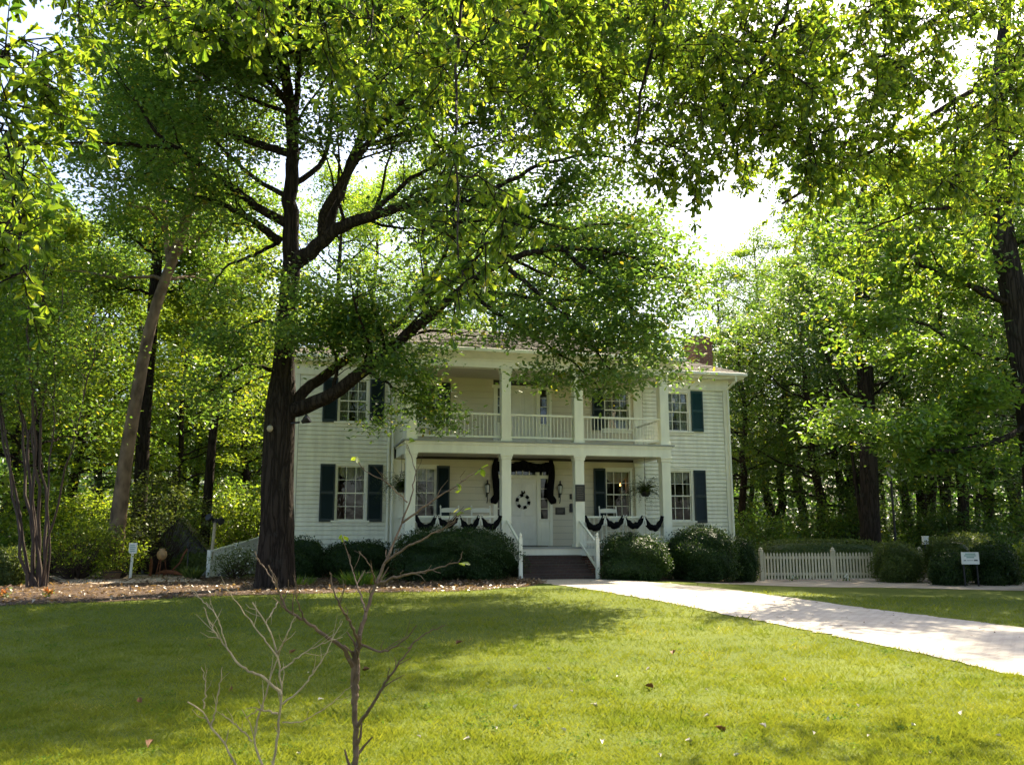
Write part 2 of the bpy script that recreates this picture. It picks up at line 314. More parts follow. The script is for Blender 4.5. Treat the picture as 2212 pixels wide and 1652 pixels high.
def spray(rng, centers, per, sxy, sz, size, tmpl, tilt=.55, droop=.15, outward=None):
    n = len(centers)*per; c = np.repeat(np.array(centers), per, axis=0)
    pos = c+rng.normal(size=(n, 3))*np.array([sxy, sxy, sz])
    nr = rand_dirs(rng, n)*tilt+np.array([0, 0, 1.]); td = rand_dirs(rng, n)*np.array([1, 1, .5])-np.array([0, 0, droop])
    return leaf_arrays(pos, td, nr, size*(.65+.7*rng.random(n)), tmpl)

# ------------------------------------------------------------------ ground
def sheet(name, left, right, m, off, nx=24, ny=30, edge=0.0, seed=1):   # a strip between two polylines on the ground
    rr = np.random.default_rng(seed)
    def res(pl, n):
        pl = np.array(pl, float); d = np.concatenate([[0], np.cumsum(np.linalg.norm(np.diff(pl, axis=0), axis=1))]); u = np.linspace(0, d[-1], n)
        return np.stack([np.interp(u, d, pl[:, 0]), np.interp(u, d, pl[:, 1])], 1)
    A, B = res([q[:2] for q in left], ny), res([q[:2] for q in right], ny)
    A += rr.normal(size=A.shape)*edge; B += rr.normal(size=B.shape)*edge
    vs = []
    for i in range(ny):
        for j in range(nx):
            q = A[i]+(B[i]-A[i])*j/(nx-1); vs.append((q[0], q[1], float(hgt(q[0], q[1]))+off))
    o = MB().add(vs, [(i*nx+j, i*nx+j+1, (i+1)*nx+j+1, (i+1)*nx+j) for i in range(ny-1) for j in range(nx-1)]).build(name, m)
    if sum(p_.normal.z for p_ in o.data.polygons) < 0: o.data.flip_normals()
    return tag(o, kind='structure')
xs = np.concatenate([[-400, -200, -100, -60], np.arange(-40, 41, .8), [60, 100, 200, 400]]); ys = np.concatenate([[-400, -200, -100, -50], np.arange(-34, 40, .8), [60, 100, 200, 400]])
gv = [(x, y, float(hgt(x, y))) for y in ys for x in xs]; nx_ = len(xs)
go = MB().add(gv, [(i*nx_+j, i*nx_+j+1, (i+1)*nx_+j+1, (i+1)*nx_+j) for i in range(len(ys)-1) for j in range(nx_-1)]).build('lawn_ground', M_LAWN); tag(go, kind='structure')
# wood floor beyond the garden, mulch bed, gravel strip, brick path
sheet('woodland_floor', [(-60, 3.4), (-14, 3.2), (-8, 4), (7.4, 8), (16, 2.4), (60, -2)], [(-60, 120), (-20, 120), (0, 120), (20, 120), (40, 120), (60, 120)], M_WOODF, .004, 60, 40)
mul_front = [G(-500, 1345), G(-100, 1316), G(0, 1308), (G(250, 1299)), G(500, 1286), G(760, 1280), G(1000, 1277), G(1130, 1268), G(1185, 1258)]
mul_back = [(-24, 3.0), (-16, 3.3), (-13, 3.4), (-10.5, 3.4), (-8, 2.2), (-5, 1.5), (-3, .2), (-1.4, -.6), (-1.15, -1.55)]
sheet('mulch_bed', mul_front, mul_back, M_MULCH, .008, 26, 60, .03)
pl_ = [G(1120, 1253), G(1190, 1262), G(1345, 1285), G(1440, 1301), G(1560, 1326), G(1680, 1349), G(1800, 1373), G(1980, 1410), G(2212, 1462), G(2500, 1535)]
pr_ = [G(1282, 1251), G(1330, 1252), G(1450, 1261), G(1560, 1272), G(1690, 1289), G(1800, 1304), G(1900, 1318), G(2050, 1336), G(2212, 1357), G(2450, 1392)]
pl_ += [pl_[-1]+(pl_[-1]-pl_[-3])*k for k in (2, 6)]; pr_ += [pr_[-1]+(pr_[-1]-pr_[-3])*k for k in (2, 6)]
PATH_L, PATH_R = np.array(pl_)[:, :2], np.array(pr_)[:, :2]
sheet('brick_path', pl_, pr_, M_PATH, .012, 16, 200, .035)
sheet('mulch_strip', [G(1290, 1250), G(1420, 1254), G(1500, 1257), G(1600, 1260)], [(1.3, .6), (3.2, .7), (5, .8), (7.6, .8)], M_MULCH, .016, 12, 30, .02, 5)
sheet('gravel_strip', [G(1500, 1258.5), G(1640, 1264), G(1900, 1269), G(2212, 1276), G(2500, 1282)], [G(1560, 1249), G(1640, 1249), G(1900, 1248), G(2212, 1249), G(2500, 1252)], M_SAND, .010, 10, 60, .02, 6)
sheet('garden_walk', [G(140, 1262), G(330, 1258), G(440, 1255)], [(-14.5, 4.4), (-12.3, 4.6), (-10.6, 4.5)], M_SAND, .012, 10, 20, .06, 7)

# ------------------------------------------------------------------ the house
FZ, ZB1, ZF2, ZB2 = .86, 3.61, 3.99, 6.22
XA, XB, HW, D = 4.015, 1.153, .145, 2.29
XL, XR, YB = -7.39, 7.50, 11.3
house = empty('house', (0, D, 0), 'white two storey clapboard house with a columned double porch', 'house')
# openings in the front wall: x0, x1, z0, z1
WIN = []
for cx in (-5.57, 5.57):
    WIN += [(cx-.44, cx+.44, 1.67, 3.36, 'wing_low'), (cx-.44, cx+.44, 4.75, 6.1, 'wing_up')]
for s in (-1, 1):
    cx = 3.33*s
    WIN += [(cx-.43, cx+.43, 1.75, 3.34, 'porch_low'), (cx-.43, cx+.43, 4.76, 6.07, 'porch_up')]
DOORS = [(-1.0, 1.0, FZ, 3.56), (-1.0, 1.0, ZF2, 6.12)]
OPEN = [q[:4] for q in WIN]+DOORS
def rows(mb, x0, x1, z0, z1, step, lip, y, flush=False, seed=0):
    rr = random.Random(seed); z = z0
    while z < z1-1e-3:
        zt = min(z+step, z1); cuts = [(a-.0, b+.0) for a, b, c, d in OPEN if c < zt-.01 and d > z+.01]
        iv = [(x0, x1)]
        for a, b in cuts: iv = [r for (p_, q) in iv for r in ((p_, min(q, a)), (max(p_, b), q)) if r[1]-r[0] > .005]
        j = rr.uniform(-.002, .002)
        for a, b in iv:
            if flush: mb.box(a, b, y-.012+j*.6, y+.03, z, zt-.006)
            else: mb.add([(a, y-lip+j, z+.013), (b, y-lip+j, z+.013), (b, y-.006, zt+.004), (a, y-.006, zt+.004), (a, y+.025, z+.013), (b, y+.025, z+.013), (a, y+.025, z), (b, y+.025, z)], [(0, 1, 2, 3), (4, 5, 1, 0), (6, 7, 5, 4)])
        z += step
for xa_, xb_, sd_ in ((XL+.16, -4.3, 1), (4.3, XR-.16, 2)): wm = MB(); rows(wm, xa_, xb_, .42, 6.35, .134, .034, D, seed=sd_); wm.build('siding', M_PAINT, house)
# side walls as boards too
for xs_, s in ((XL, -1), (XR, 1)):
    z = .42; wm = MB()
    while z < 6.35:
        wm.add([(xs_+s*.024, D+.02, z), (xs_+s*.024, YB, z), (xs_, YB, z+.125), (xs_, D+.02, z+.125)], [(0, 1, 2, 3)]); z += .118
    wm.build('siding', M_PAINT, house)
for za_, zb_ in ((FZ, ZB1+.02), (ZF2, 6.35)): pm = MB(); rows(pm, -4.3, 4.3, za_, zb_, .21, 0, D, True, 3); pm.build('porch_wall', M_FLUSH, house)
# inner shell behind the panes; near-black colour stands in for unlit rooms
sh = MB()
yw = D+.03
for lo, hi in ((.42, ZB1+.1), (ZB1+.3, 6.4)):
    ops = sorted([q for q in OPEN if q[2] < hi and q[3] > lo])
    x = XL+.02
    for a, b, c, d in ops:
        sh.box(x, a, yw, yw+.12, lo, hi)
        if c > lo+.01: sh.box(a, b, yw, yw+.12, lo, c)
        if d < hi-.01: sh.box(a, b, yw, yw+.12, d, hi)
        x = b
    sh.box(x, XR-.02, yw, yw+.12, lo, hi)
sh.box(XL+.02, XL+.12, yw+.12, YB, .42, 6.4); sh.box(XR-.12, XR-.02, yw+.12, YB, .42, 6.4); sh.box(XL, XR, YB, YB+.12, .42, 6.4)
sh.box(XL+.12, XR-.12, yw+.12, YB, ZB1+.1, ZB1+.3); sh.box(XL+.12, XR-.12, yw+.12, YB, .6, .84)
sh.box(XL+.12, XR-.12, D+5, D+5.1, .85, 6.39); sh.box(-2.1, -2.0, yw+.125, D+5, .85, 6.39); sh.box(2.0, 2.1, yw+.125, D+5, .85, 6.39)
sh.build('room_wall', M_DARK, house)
fb = MB(); fb.box(XL+.03, XR-.03, D-.01, D+.3, -.4, .42); fb.box(-4.2, 4.2, .05, .2, -.4, FZ-.24); fb.box(-4.2, -4.05, .2, D-.01, -.4, FZ-.24); fb.box(4.05, 4.2, .2, D-.01, -.4, FZ-.24); fb.build('foundation', M_BRICK, house)
for x in (XL-.02, XR-.15): MB().box(x, x+.17, D-.045, D+.13, .4, 6.3).build('corner_board', M_TRIM, house, bevel=.006)
for x in (-4.25, 3.93): cb = MB(); cb.box(x, x+.32, D-.075, D-.002, FZ+.002, ZB1-.02); cb.box(x, x+.32, D-.075, D-.002, ZF2+.002, ZB2-.02); cb.box(x-.03, x+.35, D-.1, D-.003, ZB1-.14, ZB1-.021); cb.box(x-.03, x+.35, D-.1, D-.003, ZB2-.14, ZB2-.021); cb.build('pilaster', M_TRIM, house, bevel=.006)
# windows
def window(x0, x1, z0, z1, kind):
    fr = MB(); c = .075; y0 = D-.03
    fr.box(x0-c, x0, y0, D+.1, z0, z1+c); fr.box(x1, x1+c, y0, D+.1, z0, z1+c); fr.box(x0, x1, y0-.003, D+.1, z1, z1+c)
    fr.box(x0-c-.02, x1+c+.02, y0-.022, y0+.02, z1+c, z1+c+.035)
    f = fr.build('window', M_TRIM, house, bevel=.004)
    sa = MB(); zm = (z0+z1)/2; ys_ = D+.02
    for za, zb, yo in ((z0, zm+.02, .03), (zm-.02, z1, 0)):
        y = ys_+yo
        sa.box(x0, x0+.035, y, y+.03, za, zb); sa.box(x1-.035, x1, y, y+.03, za, zb); sa.box(x0+.035, x1-.035, y-.001, y+.029, za, za+.04); sa.box(x0+.035, x1-.035, y-.001, y+.029, zb-.04, zb)
        for k in (1, 2): xx = x0+(x1-x0)*k/3; sa.box(xx-.009, xx+.009, y+.004, y+.026, za+.04, zb-.04)
        nr = 2 if kind != 'porch_low' or yo else 2
        for k in range(1, nr): zz = za+(zb-za)*k/nr; sa.box(x0+.035, x1-.035, y+.005, y+.025, zz-.009, zz+.009)
    sa.build('sash', M_TRIM, f)
    MB().add([(x0, ys_+.062, z0), (x1, ys_+.062, z0), (x1, ys_+.062, z1), (x0, ys_+.062, z1)], [(0, 1, 2, 3)]).build('pane', M_GLASS, f)
    MB().box(x0-.15, x1+.15, D-.09, D+.0, z0-.06, z0).box(x0-.1, x1+.1, D-.045, D-.001, z0-.14, z0-.06).build('sill', M_TRIM, f, bevel=.006)
    # curtains
    cu = MB(); yc = ys_+.16; n = 22
    if kind in ('wing_low', 'porch_low'):
        pts = []
        for i in range(n+1):
            u = i/n; x = x0+(x1-x0)*u; zz = z1-.16-.26*math.sin(math.pi*u)**.8; pts.append((x, yc+.025*math.sin(u*40), z1, zz))
        vs = [(x, y, za) for x, y, za, _ in pts]+[(x, y+.01, zb) for x, y, _, zb in pts]
        cu.add(vs, [(i, i+1, n+2+i, n+1+i) for i in range(n)])
        for sgn in (0, 1):
            vs = []
            for i in range(7):
                u = i/6*.12; x = x0+(x1-x0)*(u if sgn == 0 else 1-u)
                vs += [(x, yc+.03+.02*math.sin(i*2.2), z1), (x0+(x1-x0)*(u*.45 if sgn == 0 else 1-u*.45), yc+.03+.02*math.sin(i*2.2), z0+.35)]
            cu.add(vs, [(2*i, 2*i+2, 2*i+3, 2*i+1) for i in range(6)])
        cu.build('curtain', M_LACE, f)
    else:
        for sgn in (0, 1):
            vs = []
            for i in range(15):
                u = i/14*.47; x = x0+(x1-x0)*(u if sgn == 0 else 1-u); yy = yc+.035*math.sin(i*1.9)
                vs += [(x, yy, z1), (x0+(x1-x0)*(u*.82 if sgn == 0 else 1-u*.82), yy, z0)]
            cu.add(vs, [(2*i, 2*i+2, 2*i+3, 2*i+1) for i in range(14)])
        cu.build('curtain', M_LACE2, f)
    return f
for q in WIN: window(*q)
def shutter(x0, x1, z0, z1, m=None):
    s = MB(); y0, y1 = D-.085, D-.045; st = .05
    s.box(x0, x0+st, y0, y1, z0, z1); s.box(x1-st, x1, y0, y1, z0, z1)
    zm = (z0+z1)/2
    for za, zb in ((z0, z0+.09), (zm-.04, zm+.04), (z1-.07, z1)): s.box(x0+st, x1-st, y0+.002, y1-.002, za, zb)
    for za, zb in ((z0+.09, zm-.04), (zm+.04, z1-.07)):
        n = int((zb-za)/.042)
        for k in range(n):
            z = za+(k+.5)*(zb-za)/n; s.add([(x0+st, y0+.006, z-.024), (x1-st, y0+.006, z-.024), (x1-st, y1-.006, z+.02), (x0+st, y1-.006, z+.02)], [(0, 1, 2, 3)])
    s.box(x0+st, x1-st, y1-.004, y1, z0+.02, z1-.02)
    return s.build('shutter', m or M_SHUT, house)
for x in (-6.52, -5.05): shutter(x, x+.46, 1.63, 3.41); shutter(x, x+.46, 4.72, 6.14)
for x in (6.1,): shutter(x, x+.44, 1.6, 3.4); shutter(x, x+.44, 4.75, 6.17, M_SHUTB)
for x in (-2.87, 2.44): shutter(x, x+.42, 1.78, 3.41); shutter(x, x+.42, 4.7, 6.12)
# doors with sidelights and transom
def doorset(z0, zt, ztr, name):
    c = MB(); y0 = D-.05
    zd = z0+2.18
    top = zt
    for xa, xb in ((-1.0, -.9), (.9, 1.0), (-.56, -.47), (.47, .56)): c.box(xa, xb, y0, D+.1, z0, top-.1)
    c.box(-1.06, 1.06, y0-.02, D+.1, top-.1, top)
    if ztr: c.box(-.9, -.56, y0+.002, D+.1, zd, zd+.1); c.box(.56, .9, y0+.002, D+.1, zd, zd+.1); c.box(-.47, .47, y0+.002, D+.1, zd, zd+.1)
    zs = z0+.82
    for xa, xb in ((-.9, -.56), (.56, .9)):
        c.box(xa, xb, y0+.03, D+.1, z0, zs); c.box(xa-.01, xb+.01, y0-.02, D+.05, zs, zs+.05)
        c.box(xa+.05, xb-.05, y0+.02, y0+.03, z0+.12, zs-.1)
    fo = c.build('door_surround', M_TRIM, house, bevel=.005)
    d = MB(); d.box(-.468, .468, D+.02, D+.07, z0+.02, (zd if ztr else top-.1)-.005)
    dt = (zd if ztr else top-.1)
    for xa, xb in ((-.39, -.05), (.05, .39)):
        for za, zb in ((z0+.2, z0+.75), (z0+.95, dt-.15)):
            d.add([(xa, D+.019, za), (xb, D+.019, za), (xb, D+.019, zb), (xa, D+.019, zb), (xa+.04, D+.008, za+.04), (xb-.04, D+.008, za+.04), (xb-.04, D+.008, zb-.04), (xa+.04, D+.008, zb-.04)],
                  [(0, 1, 5, 4), (1, 2, 6, 5), (2, 3, 7, 6), (3, 0, 4, 7), (4, 5, 6, 7)])
    do = d.build('door', M_WHITE, house)
    MB().lathe((-.4, 0, 0), [(.0, 0), (.03, .01), (.034, .03), (.02, .05), (.012, .06)], 10).build('handle', M_IRON, do).matrix_world
    h = do.children[0]; h.rotation_euler = (R(-90), 0, 0); h.location = (0, D+.08, z0+1.0); h.rotation_euler = (R(90), 0, 0)
    for xa, xb in ((-.9, -.56), (.56, .9)):
        p_ = MB(); mu = MB()
        zt_ = zd if ztr else top-.1
        p_.add([(xa, D+.04, zs+.05), (xb, D+.04, zs+.05), (xb, D+.04, zt_), (xa, D+.04, zt_)], [(0, 1, 2, 3)])
        for xq in (xa, xb-.05): mu.box(xq, xq+.05, D+.0, D+.035, zs+.05, zt_)
        for k in range(1, 4): z = zs+.05+(zt_-zs-.05)*k/4; mu.box(xa+.05, xb-.05, D+.01, D+.03, z-.01, z+.01)
        p_ = p_.build('sidelight', M_GLASS, fo); mu.build('muntin', M_TRIM, fo)
    if ztr:
        p_ = MB(); mu = MB(); p_.add([(-.9, D+.04, zd+.1), (.9, D+.04, zd+.1), (.9, D+.04, top-.1), (-.9, D+.04, top-.1)], [(0, 1, 2, 3)])
        for k in range(1, 8): x = -.9+1.8*k/8; mu.box(x-.01, x+.01, D+.01, D+.03, zd+.1, top-.1)
        p_.build('transom', M_GLASS, fo); mu.box(-.9, .9, D+.012, D+.028, zd+.1, zd+.118); mu.build('muntin', M_TRIM, fo)
doorset(FZ, 3.56, True, 'low'); doorset(ZF2, 6.12, False, 'up')
# portico: floors, columns, beams, ceiling
o = MB(); o.box(-4.22, 4.22, -.2, D-.08, FZ-.05, FZ); o.box(-4.28, 4.28, -.25, D-.08, ZF2-.045, ZF2-.001); o.build('porch_floor', M_FLOOR, house)
o = MB(); o.box(-4.2, 4.2, -.165, -.12, FZ-.26, FZ-.05); o.box(-4.2, -4.16, -.12, D-.05, FZ-.26, FZ-.05); o.box(4.16, 4.2, -.12, D-.05, FZ-.26, FZ-.05); o.build('porch_fascia', M_TRIM, house)
o = MB()
o.box(-4.19, 4.19, -.175, .145, ZB1, ZF2-.09); o.box(-4.22, 4.22, -.205, .145, ZF2-.13, ZF2-.045)
o.box(-4.19, -3.87, .145, D-.08, ZB1+.002, ZF2-.09); o.box(3.87, 4.19, .145, D-.08, ZB1+.002, ZF2-.09); o.box(-4.22, -3.87, .145, D-.08, ZF2-.09, ZF2-.045); o.box(3.87, 4.22, .145, D-.08, ZF2-.09, ZF2-.045)
o.build('entablature', M_TRIM, house, bevel=.006)
o = MB()
o.box(-4.19, 4.19, -.175, .145, ZB2, 6.5); o.box(-4.19, -3.87, .145, D-.08, ZB2+.002, 6.5); o.box(3.87, 4.19, .145, D-.08, ZB2+.002, 6.5)
o.box(-4.23, 4.23, -.215, -.175, 6.42, 6.5)
# sloped crown under the eave
for pr, ax in (([(-.215, 6.46), (-.46, 6.585), (-.46, 6.6), (-.175, 6.6), (-.175, 6.5)], 'x'),): o.prism(pr, ax, -4.35, 4.35)
o.build('entablature', M_TRIM, house)
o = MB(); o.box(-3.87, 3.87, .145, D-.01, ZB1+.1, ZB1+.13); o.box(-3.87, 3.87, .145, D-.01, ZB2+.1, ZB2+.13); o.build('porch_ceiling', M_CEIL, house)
for x in (-XA, -XB, XB, XA):
    for za, zb in ((FZ, ZB1), (ZF2, ZB2)):
        c = MB().box(x-HW, x+HW, -HW, HW, za+.001, zb-.11).build('column', M_TRIM, house, bevel=.008)
        MB().box(x-HW-.025, x+HW+.025, -HW-.025, HW+.025, zb-.15, zb-.06).box(x-HW-.05, x+HW+.05, -HW-.05, HW+.05, zb-.06, zb-.002).build('capital', M_TRIM, c, bevel=.006)
        MB().box(x-HW-.03, x+HW+.03, -HW-.03, HW+.03, za+.0015, za+.09).build('base', M_TRIM, c, bevel=.006)
def railing(a, b, zt, zb, n, name='railing', rad=.012):
    a = np.array(a, float); b = np.array(b, float)
    m = MB(); z = np.array([0, 0, 1.])
    m.bar(a+z*zt, b+z*zt, .07, .055); m.bar(a+z*zb, b+z*zb, .05, .06)
    r_ = m.build(name, M_TRIM, house, bevel=.005)
    bl = MB()
    for k in range(n):
        q = a+(b-a)*(k+.5)/n; bl.tube([q+z*zb, q+z*(zt-.02)], rad, 6)
    bl.build('baluster', M_TRIM, r_)
    return r_
for x0, x1, n in ((-XA, -XB, 22), (-XB, XB, 18), (XB, XA, 22)): railing((x0+HW, 0, 0), (x1-HW, 0, 0), 4.82, 4.13, n)
for x in (-XA, XA): railing((x, HW, 0), (x, D-.08, 0), 4.82, 4.13, 15); railing((x, HW, 0), (x, D-.08, 0), 1.75, 1.0, 15)
for x0, x1 in ((-XA, -XB), (XB, XA)): railing((x0+HW, 0, 0), (x1-HW, 0, 0), 1.75, 1.0, 19)
# steps and stair rails
s = MB()
for k in range(5): s.box(-1.06, 1.06, -1.62+.28*k, -.17, -.05+k*.13, (k+1)*.123+.01)
s.build('brick_steps', M_STEP, house)
for sx in (-1, 1):
    nx0 = sx*1.13; a = np.array([nx0, -.16, 1.62]); b = np.array([nx0, -1.62, .98])
    m = MB(); m.bar(a, b, .06, .07); lo = np.array([0, 0, -.72]); m.bar(a+lo+np.array([0, 0, .08]), b+lo+np.array([0, 0, .02]), .05, .06)
    r_ = m.build('stair_rail', M_TRIM, house, bevel=.005)
    bl = MB()
    for k in range(11): q = a+(b-a)*(k+.5)/11; bl.tube([q+lo+np.array([0, 0, .06]), q], .012, 6)
    bl.build('baluster', M_TRIM, r_)
    MB().box(nx0-.05, nx0+.05, -1.72, -1.62, -.05, 1.12).lathe((nx0, -1.67, 1.12), [(.05, 0), (.06, .02), (.03, .04), (.045, .09), (.03, .14), (.0, .17)], 10).build('newel', M_TRIM, r_)
# roofs
def hip(x0, x1, y0, y1, z, m, name, th=.09, ridge_back=None, fascia=.13):
    mb = MB(); t = (y1-y0)/2 if ridge_back is None else None
    if ridge_back is None: r0, r1 = (x0+t, y0+t, z+t*m), (x1-t, y0+t, z+t*m); fs = [(0, 1, 5, 4), (1, 2, 5), (2, 3, 4, 5), (3, 0, 4)]; vs = [(x0, y0, z), (x1, y0, z), (x1, y1, z), (x0, y1, z), r0, r1]
    else:
        t = (x1-x0)/2; ap = (0, y0+t, z+t*m); bk = (0, ridge_back, z+t*m); vs = [(x0, y0, z), (x1, y0, z), (x1, ridge_back, z), (x0, ridge_back, z), ap, bk]; fs = [(0, 1, 4), (1, 2, 5, 4), (3, 0, 4, 5)]
    mb.add(vs, fs); ob = mb.build(name, M_ROOF, house)
    return ob
mr = hip(-7.92, 8.02, 1.8, 11.8, 6.79, .45, 'roof')
pr = hip(-4.6, 4.6, -.55, None, 6.72, .36, 'roof', ridge_back=5.4)
# shingle courses: thin raised strips along the front slopes
def courses(parent, x0, x1, y0, z, m, n, dy, tri=False):
    c = MB(); rr = random.Random(5)
    for k in range(n):
        ya = y0+k*dy; a = x0+k*dy; b = x1-k*dy
        if b-a < .3: break
        x = a
        while x < b:
            w_ = rr.uniform(.25, .45); xe = min(x+w_, b); j = rr.uniform(.012, .026); ex = rr.uniform(0, .02)
            c.add([(x+.003, ya-ex, z+(ya-y0)*m+j), (xe-.003, ya-ex, z+(ya-y0)*m+j), (xe-.003, ya+dy, z+(ya+dy-y0)*m+.006), (x+.003, ya+dy, z+(ya+dy-y0)*m+.006), (x+.003, ya-ex, z+(ya-y0)*m-.002), (xe-.003, ya-ex, z+(ya-y0)*m-.002)], [(0, 1, 2, 3), (4, 5, 1, 0)])
            x = xe
    return c.build('shingles', M_ROOF, parent)
courses(mr, -7.92, 8.02, 1.8, 6.79, .45, 36, .138); courses(pr, -4.6, 4.6, -.55, 6.72, .36, 33, .138)
o = MB()
o.box(-7.92, 8.02, 1.8, 1.84, 6.66, 6.785); o.box(-7.92, -7.88, 1.84, 11.8, 6.66, 6.785); o.box(7.98, 8.02, 1.84, 11.8, 6.66, 6.785)
o.box(-7.88, 7.98, 1.84, 2.5, 6.6, 6.66); o.box(-7.88, -7.3, 2.5, 11.8, 6.6, 6.66); o.box(7.4, 7.98, 2.5, 11.8, 6.6, 6.66)
for xa, xb in ((XL-.05, -4.35), (4.35, XR+.05)): o.box(xa, xb, D-.07, D-.03, 6.22, 6.6)
o.build('eave', M_TRIM, house)
o = MB()
o.box(-4.6, 4.6, -.55, -.51, 6.6, 6.715); o.box(-4.6, -4.56, -.51, 1.79, 6.6, 6.715); o.box(4.56, 4.6, -.51, 1.79, 6.6, 6.715); o.box(-4.56, 4.56, -.51, .2, 6.59, 6.6); o.box(-4.56, -3.9, .2, 1.79, 6.59, 6.6); o.box(3.9, 4.56, .2, 1.79, 6.59, 6.6)
o.build('eave', M_TRIM, house)
g_ = MB(); g_.box(-7.95, -4.62, 1.69, 1.8, 6.68, 6.79); g_.box(4.62, 8.05, 1.69, 1.8, 6.68, 6.79); g_.box(-4.63, 4.63, -.65, -.555, 6.61, 6.72); g_.build('gutter', M_TRIM, house, bevel=.02)
def downspout(x, y, xr, yr, z1):
    MB().tube([(xr, yr, 6.68), (xr, yr, 6.52), (x, y, 6.28), (x, y, 6.1), (x, y, .3)], .045, 8).build('downspout', M_TRIM, house)
downspout(XR+.0, D-.1, XR+.12, 1.76, 6.7); downspout(-4.42, D-.06, -4.6, 1.75, 6.7); downspout(-4.3, D-.14, -4.62, .3, 6.6)
def chimney(x0, x1):
    c = MB().box(x0, x1, 4.6, 5.6, -.3, 8.5).box(x0-.05, x1+.05, 4.55, 5.65, 8.5, 8.66).box(x0-.02, x1+.02, 4.58, 5.62, 8.66, 8.78).build('chimney', M_BRICK, house)
chimney(7.53, 8.24); chimney(-8.1, -7.42)

# ------------------------------------------------------------------ things on the porch
def lantern(x, label):
    t = empty('wall_lantern', (x, D-.02, 2.5), label, 'lantern', 'wall lanterns beside the front door')
    MB().box(x-.03, x+.03, D-.055, D-.025, 2.42, 2.62).tube([(x, D-.04, 2.24), (x, D-.1, 2.28), (x, D-.14, 2.4), (x, D-.14, 2.52)], .014, 6).build('bracket', M_IRON, t)
    MB().lathe((x, D-.14, 2.52), [(.03, 0), (.055, .02), (.062, .04)], 6).lathe((x, D-.14, 2.8), [(.09, 0), (.075, .04), (.03, .08), (.02, .11), (.03, .13), (.004, .19)], 6).build('cap', M_IRON, t)
    MB().lathe((x, D-.14, 2.56), [(.058, 0), (.082, .24)], 6).build('lamp_glass', M_LAMPG, t)
    b = MB()
    for k in range(6):
        a = 2*math.pi*k/6; b.tube([(x+.06*math.cos(a), D-.14+.06*math.sin(a), 2.56), (x+.085*math.cos(a), D-.14+.085*math.sin(a), 2.8)], .006, 4)
    b.build('cage', M_IRON, t)
lantern(-1.22, 'black wall lantern left of the front door beside the hanging drape'); lantern(1.24, 'black wall lantern right of the front door above the small plaque')
def plaque(x0, x1, y, z0, z1, label, name='plaque'):
    t = empty(name, ((x0+x1)/2, y, z0), label, 'plaque')
    MB().box(x0, x1, y-.02, y, z0, z1).build('plate', M_BRONZE, t, bevel=.004)
    f = MB(); f.box(x0, x1, y-.028, y-.02, z0, z0+.015); f.box(x0, x1, y-.028, y-.02, z1-.015, z1); f.box(x0, x0+.015, y-.028, y-.02, z0+.015, z1-.015); f.box(x1-.015, x1, y-.028, y-.02, z0+.015, z1-.015)
    f.build('rim', M_IRON, t)
    l = MB(); n = 6 if z1-z0 > .3 else 3
    for k in range(n):
        z = z1-.05-(z1-z0-.1)*(k+.5)/n; l.box(x0+.04+.01*(k % 2), x1-.04-.015*(k % 3), y-.0235, y-.02, z-.009, z+.009)
    l.build('lettering', mat('plaque_lettering', (.1, .085, .06), .4) if 'plaque_lettering' not in MATS else MATS['plaque_lettering'], t)
plaque(1.1, 1.43, D-.015, 1.87, 2.1, 'small dark wall plaque under the lantern right of the door')
plaque(1.0, 1.3, -HW-.001, 2.22, 2.72, 'tall bronze plaque fixed to the porch column right of the steps')
t = empty('mailbox', (1.64, D, 1.95), 'narrow black mailbox on the wall right of the door plaque', 'mailbox')
MB().box(1.59, 1.7, D-.1, D-.014, 1.95, 2.2).prism([(1.59, 2.2), (1.7, 2.2), (1.68, 2.235), (1.61, 2.235)], 'y', D-.105, D-.014).build('box', M_IRON, t, bevel=.006)
MB().box(1.6, 1.69, D-.112, D-.1, 2.13, 2.19).build('flap', M_IRON, t)
t = tag(MB().box(1.6, 1.68, D-.04, D-.014, 2.37, 2.55).box(1.615, 1.665, D-.05, D-.04, 2.4, 2.52).build('house_notice', M_BRONZE, bevel=.004), 'small dark notice on the wall above the black mailbox', 'notice')
# wreath
t = empty('door_wreath', (0, D, 2.3), 'round wreath wound in black and white ribbon on the front door', 'wreath')
def torus_seg(m, c, Rr, r, a0, a1, n=5):
    m.tube([(c[0]+Rr*math.cos(a0+(a1-a0)*i/n), c[1], c[2]+Rr*math.sin(a0+(a1-a0)*i/n)) for i in range(n+1)], r, 8)
kb, kw = MB(), MB()
for k in range(12): torus_seg(kb if k % 2 else kw, (0, D-.02, 2.29), .2, .052 if k % 2 else .046, k*math.pi/6, (k+1)*math.pi/6+.03)
kb.build('black_ribbon', M_BLACK, t); kw.build('white_ribbon', M_RED, t)
bw = MB()
for s_ in (-1, 1): bw.tube([(0, D-.03, 2.53), (s_*.05, D-.05, 2.58), (s_*.05, D-.04, 2.63), (0, D-.03, 2.55)], [.012, .025, .02, .01], 6)
bw.build('bow', M_BLACK, t)
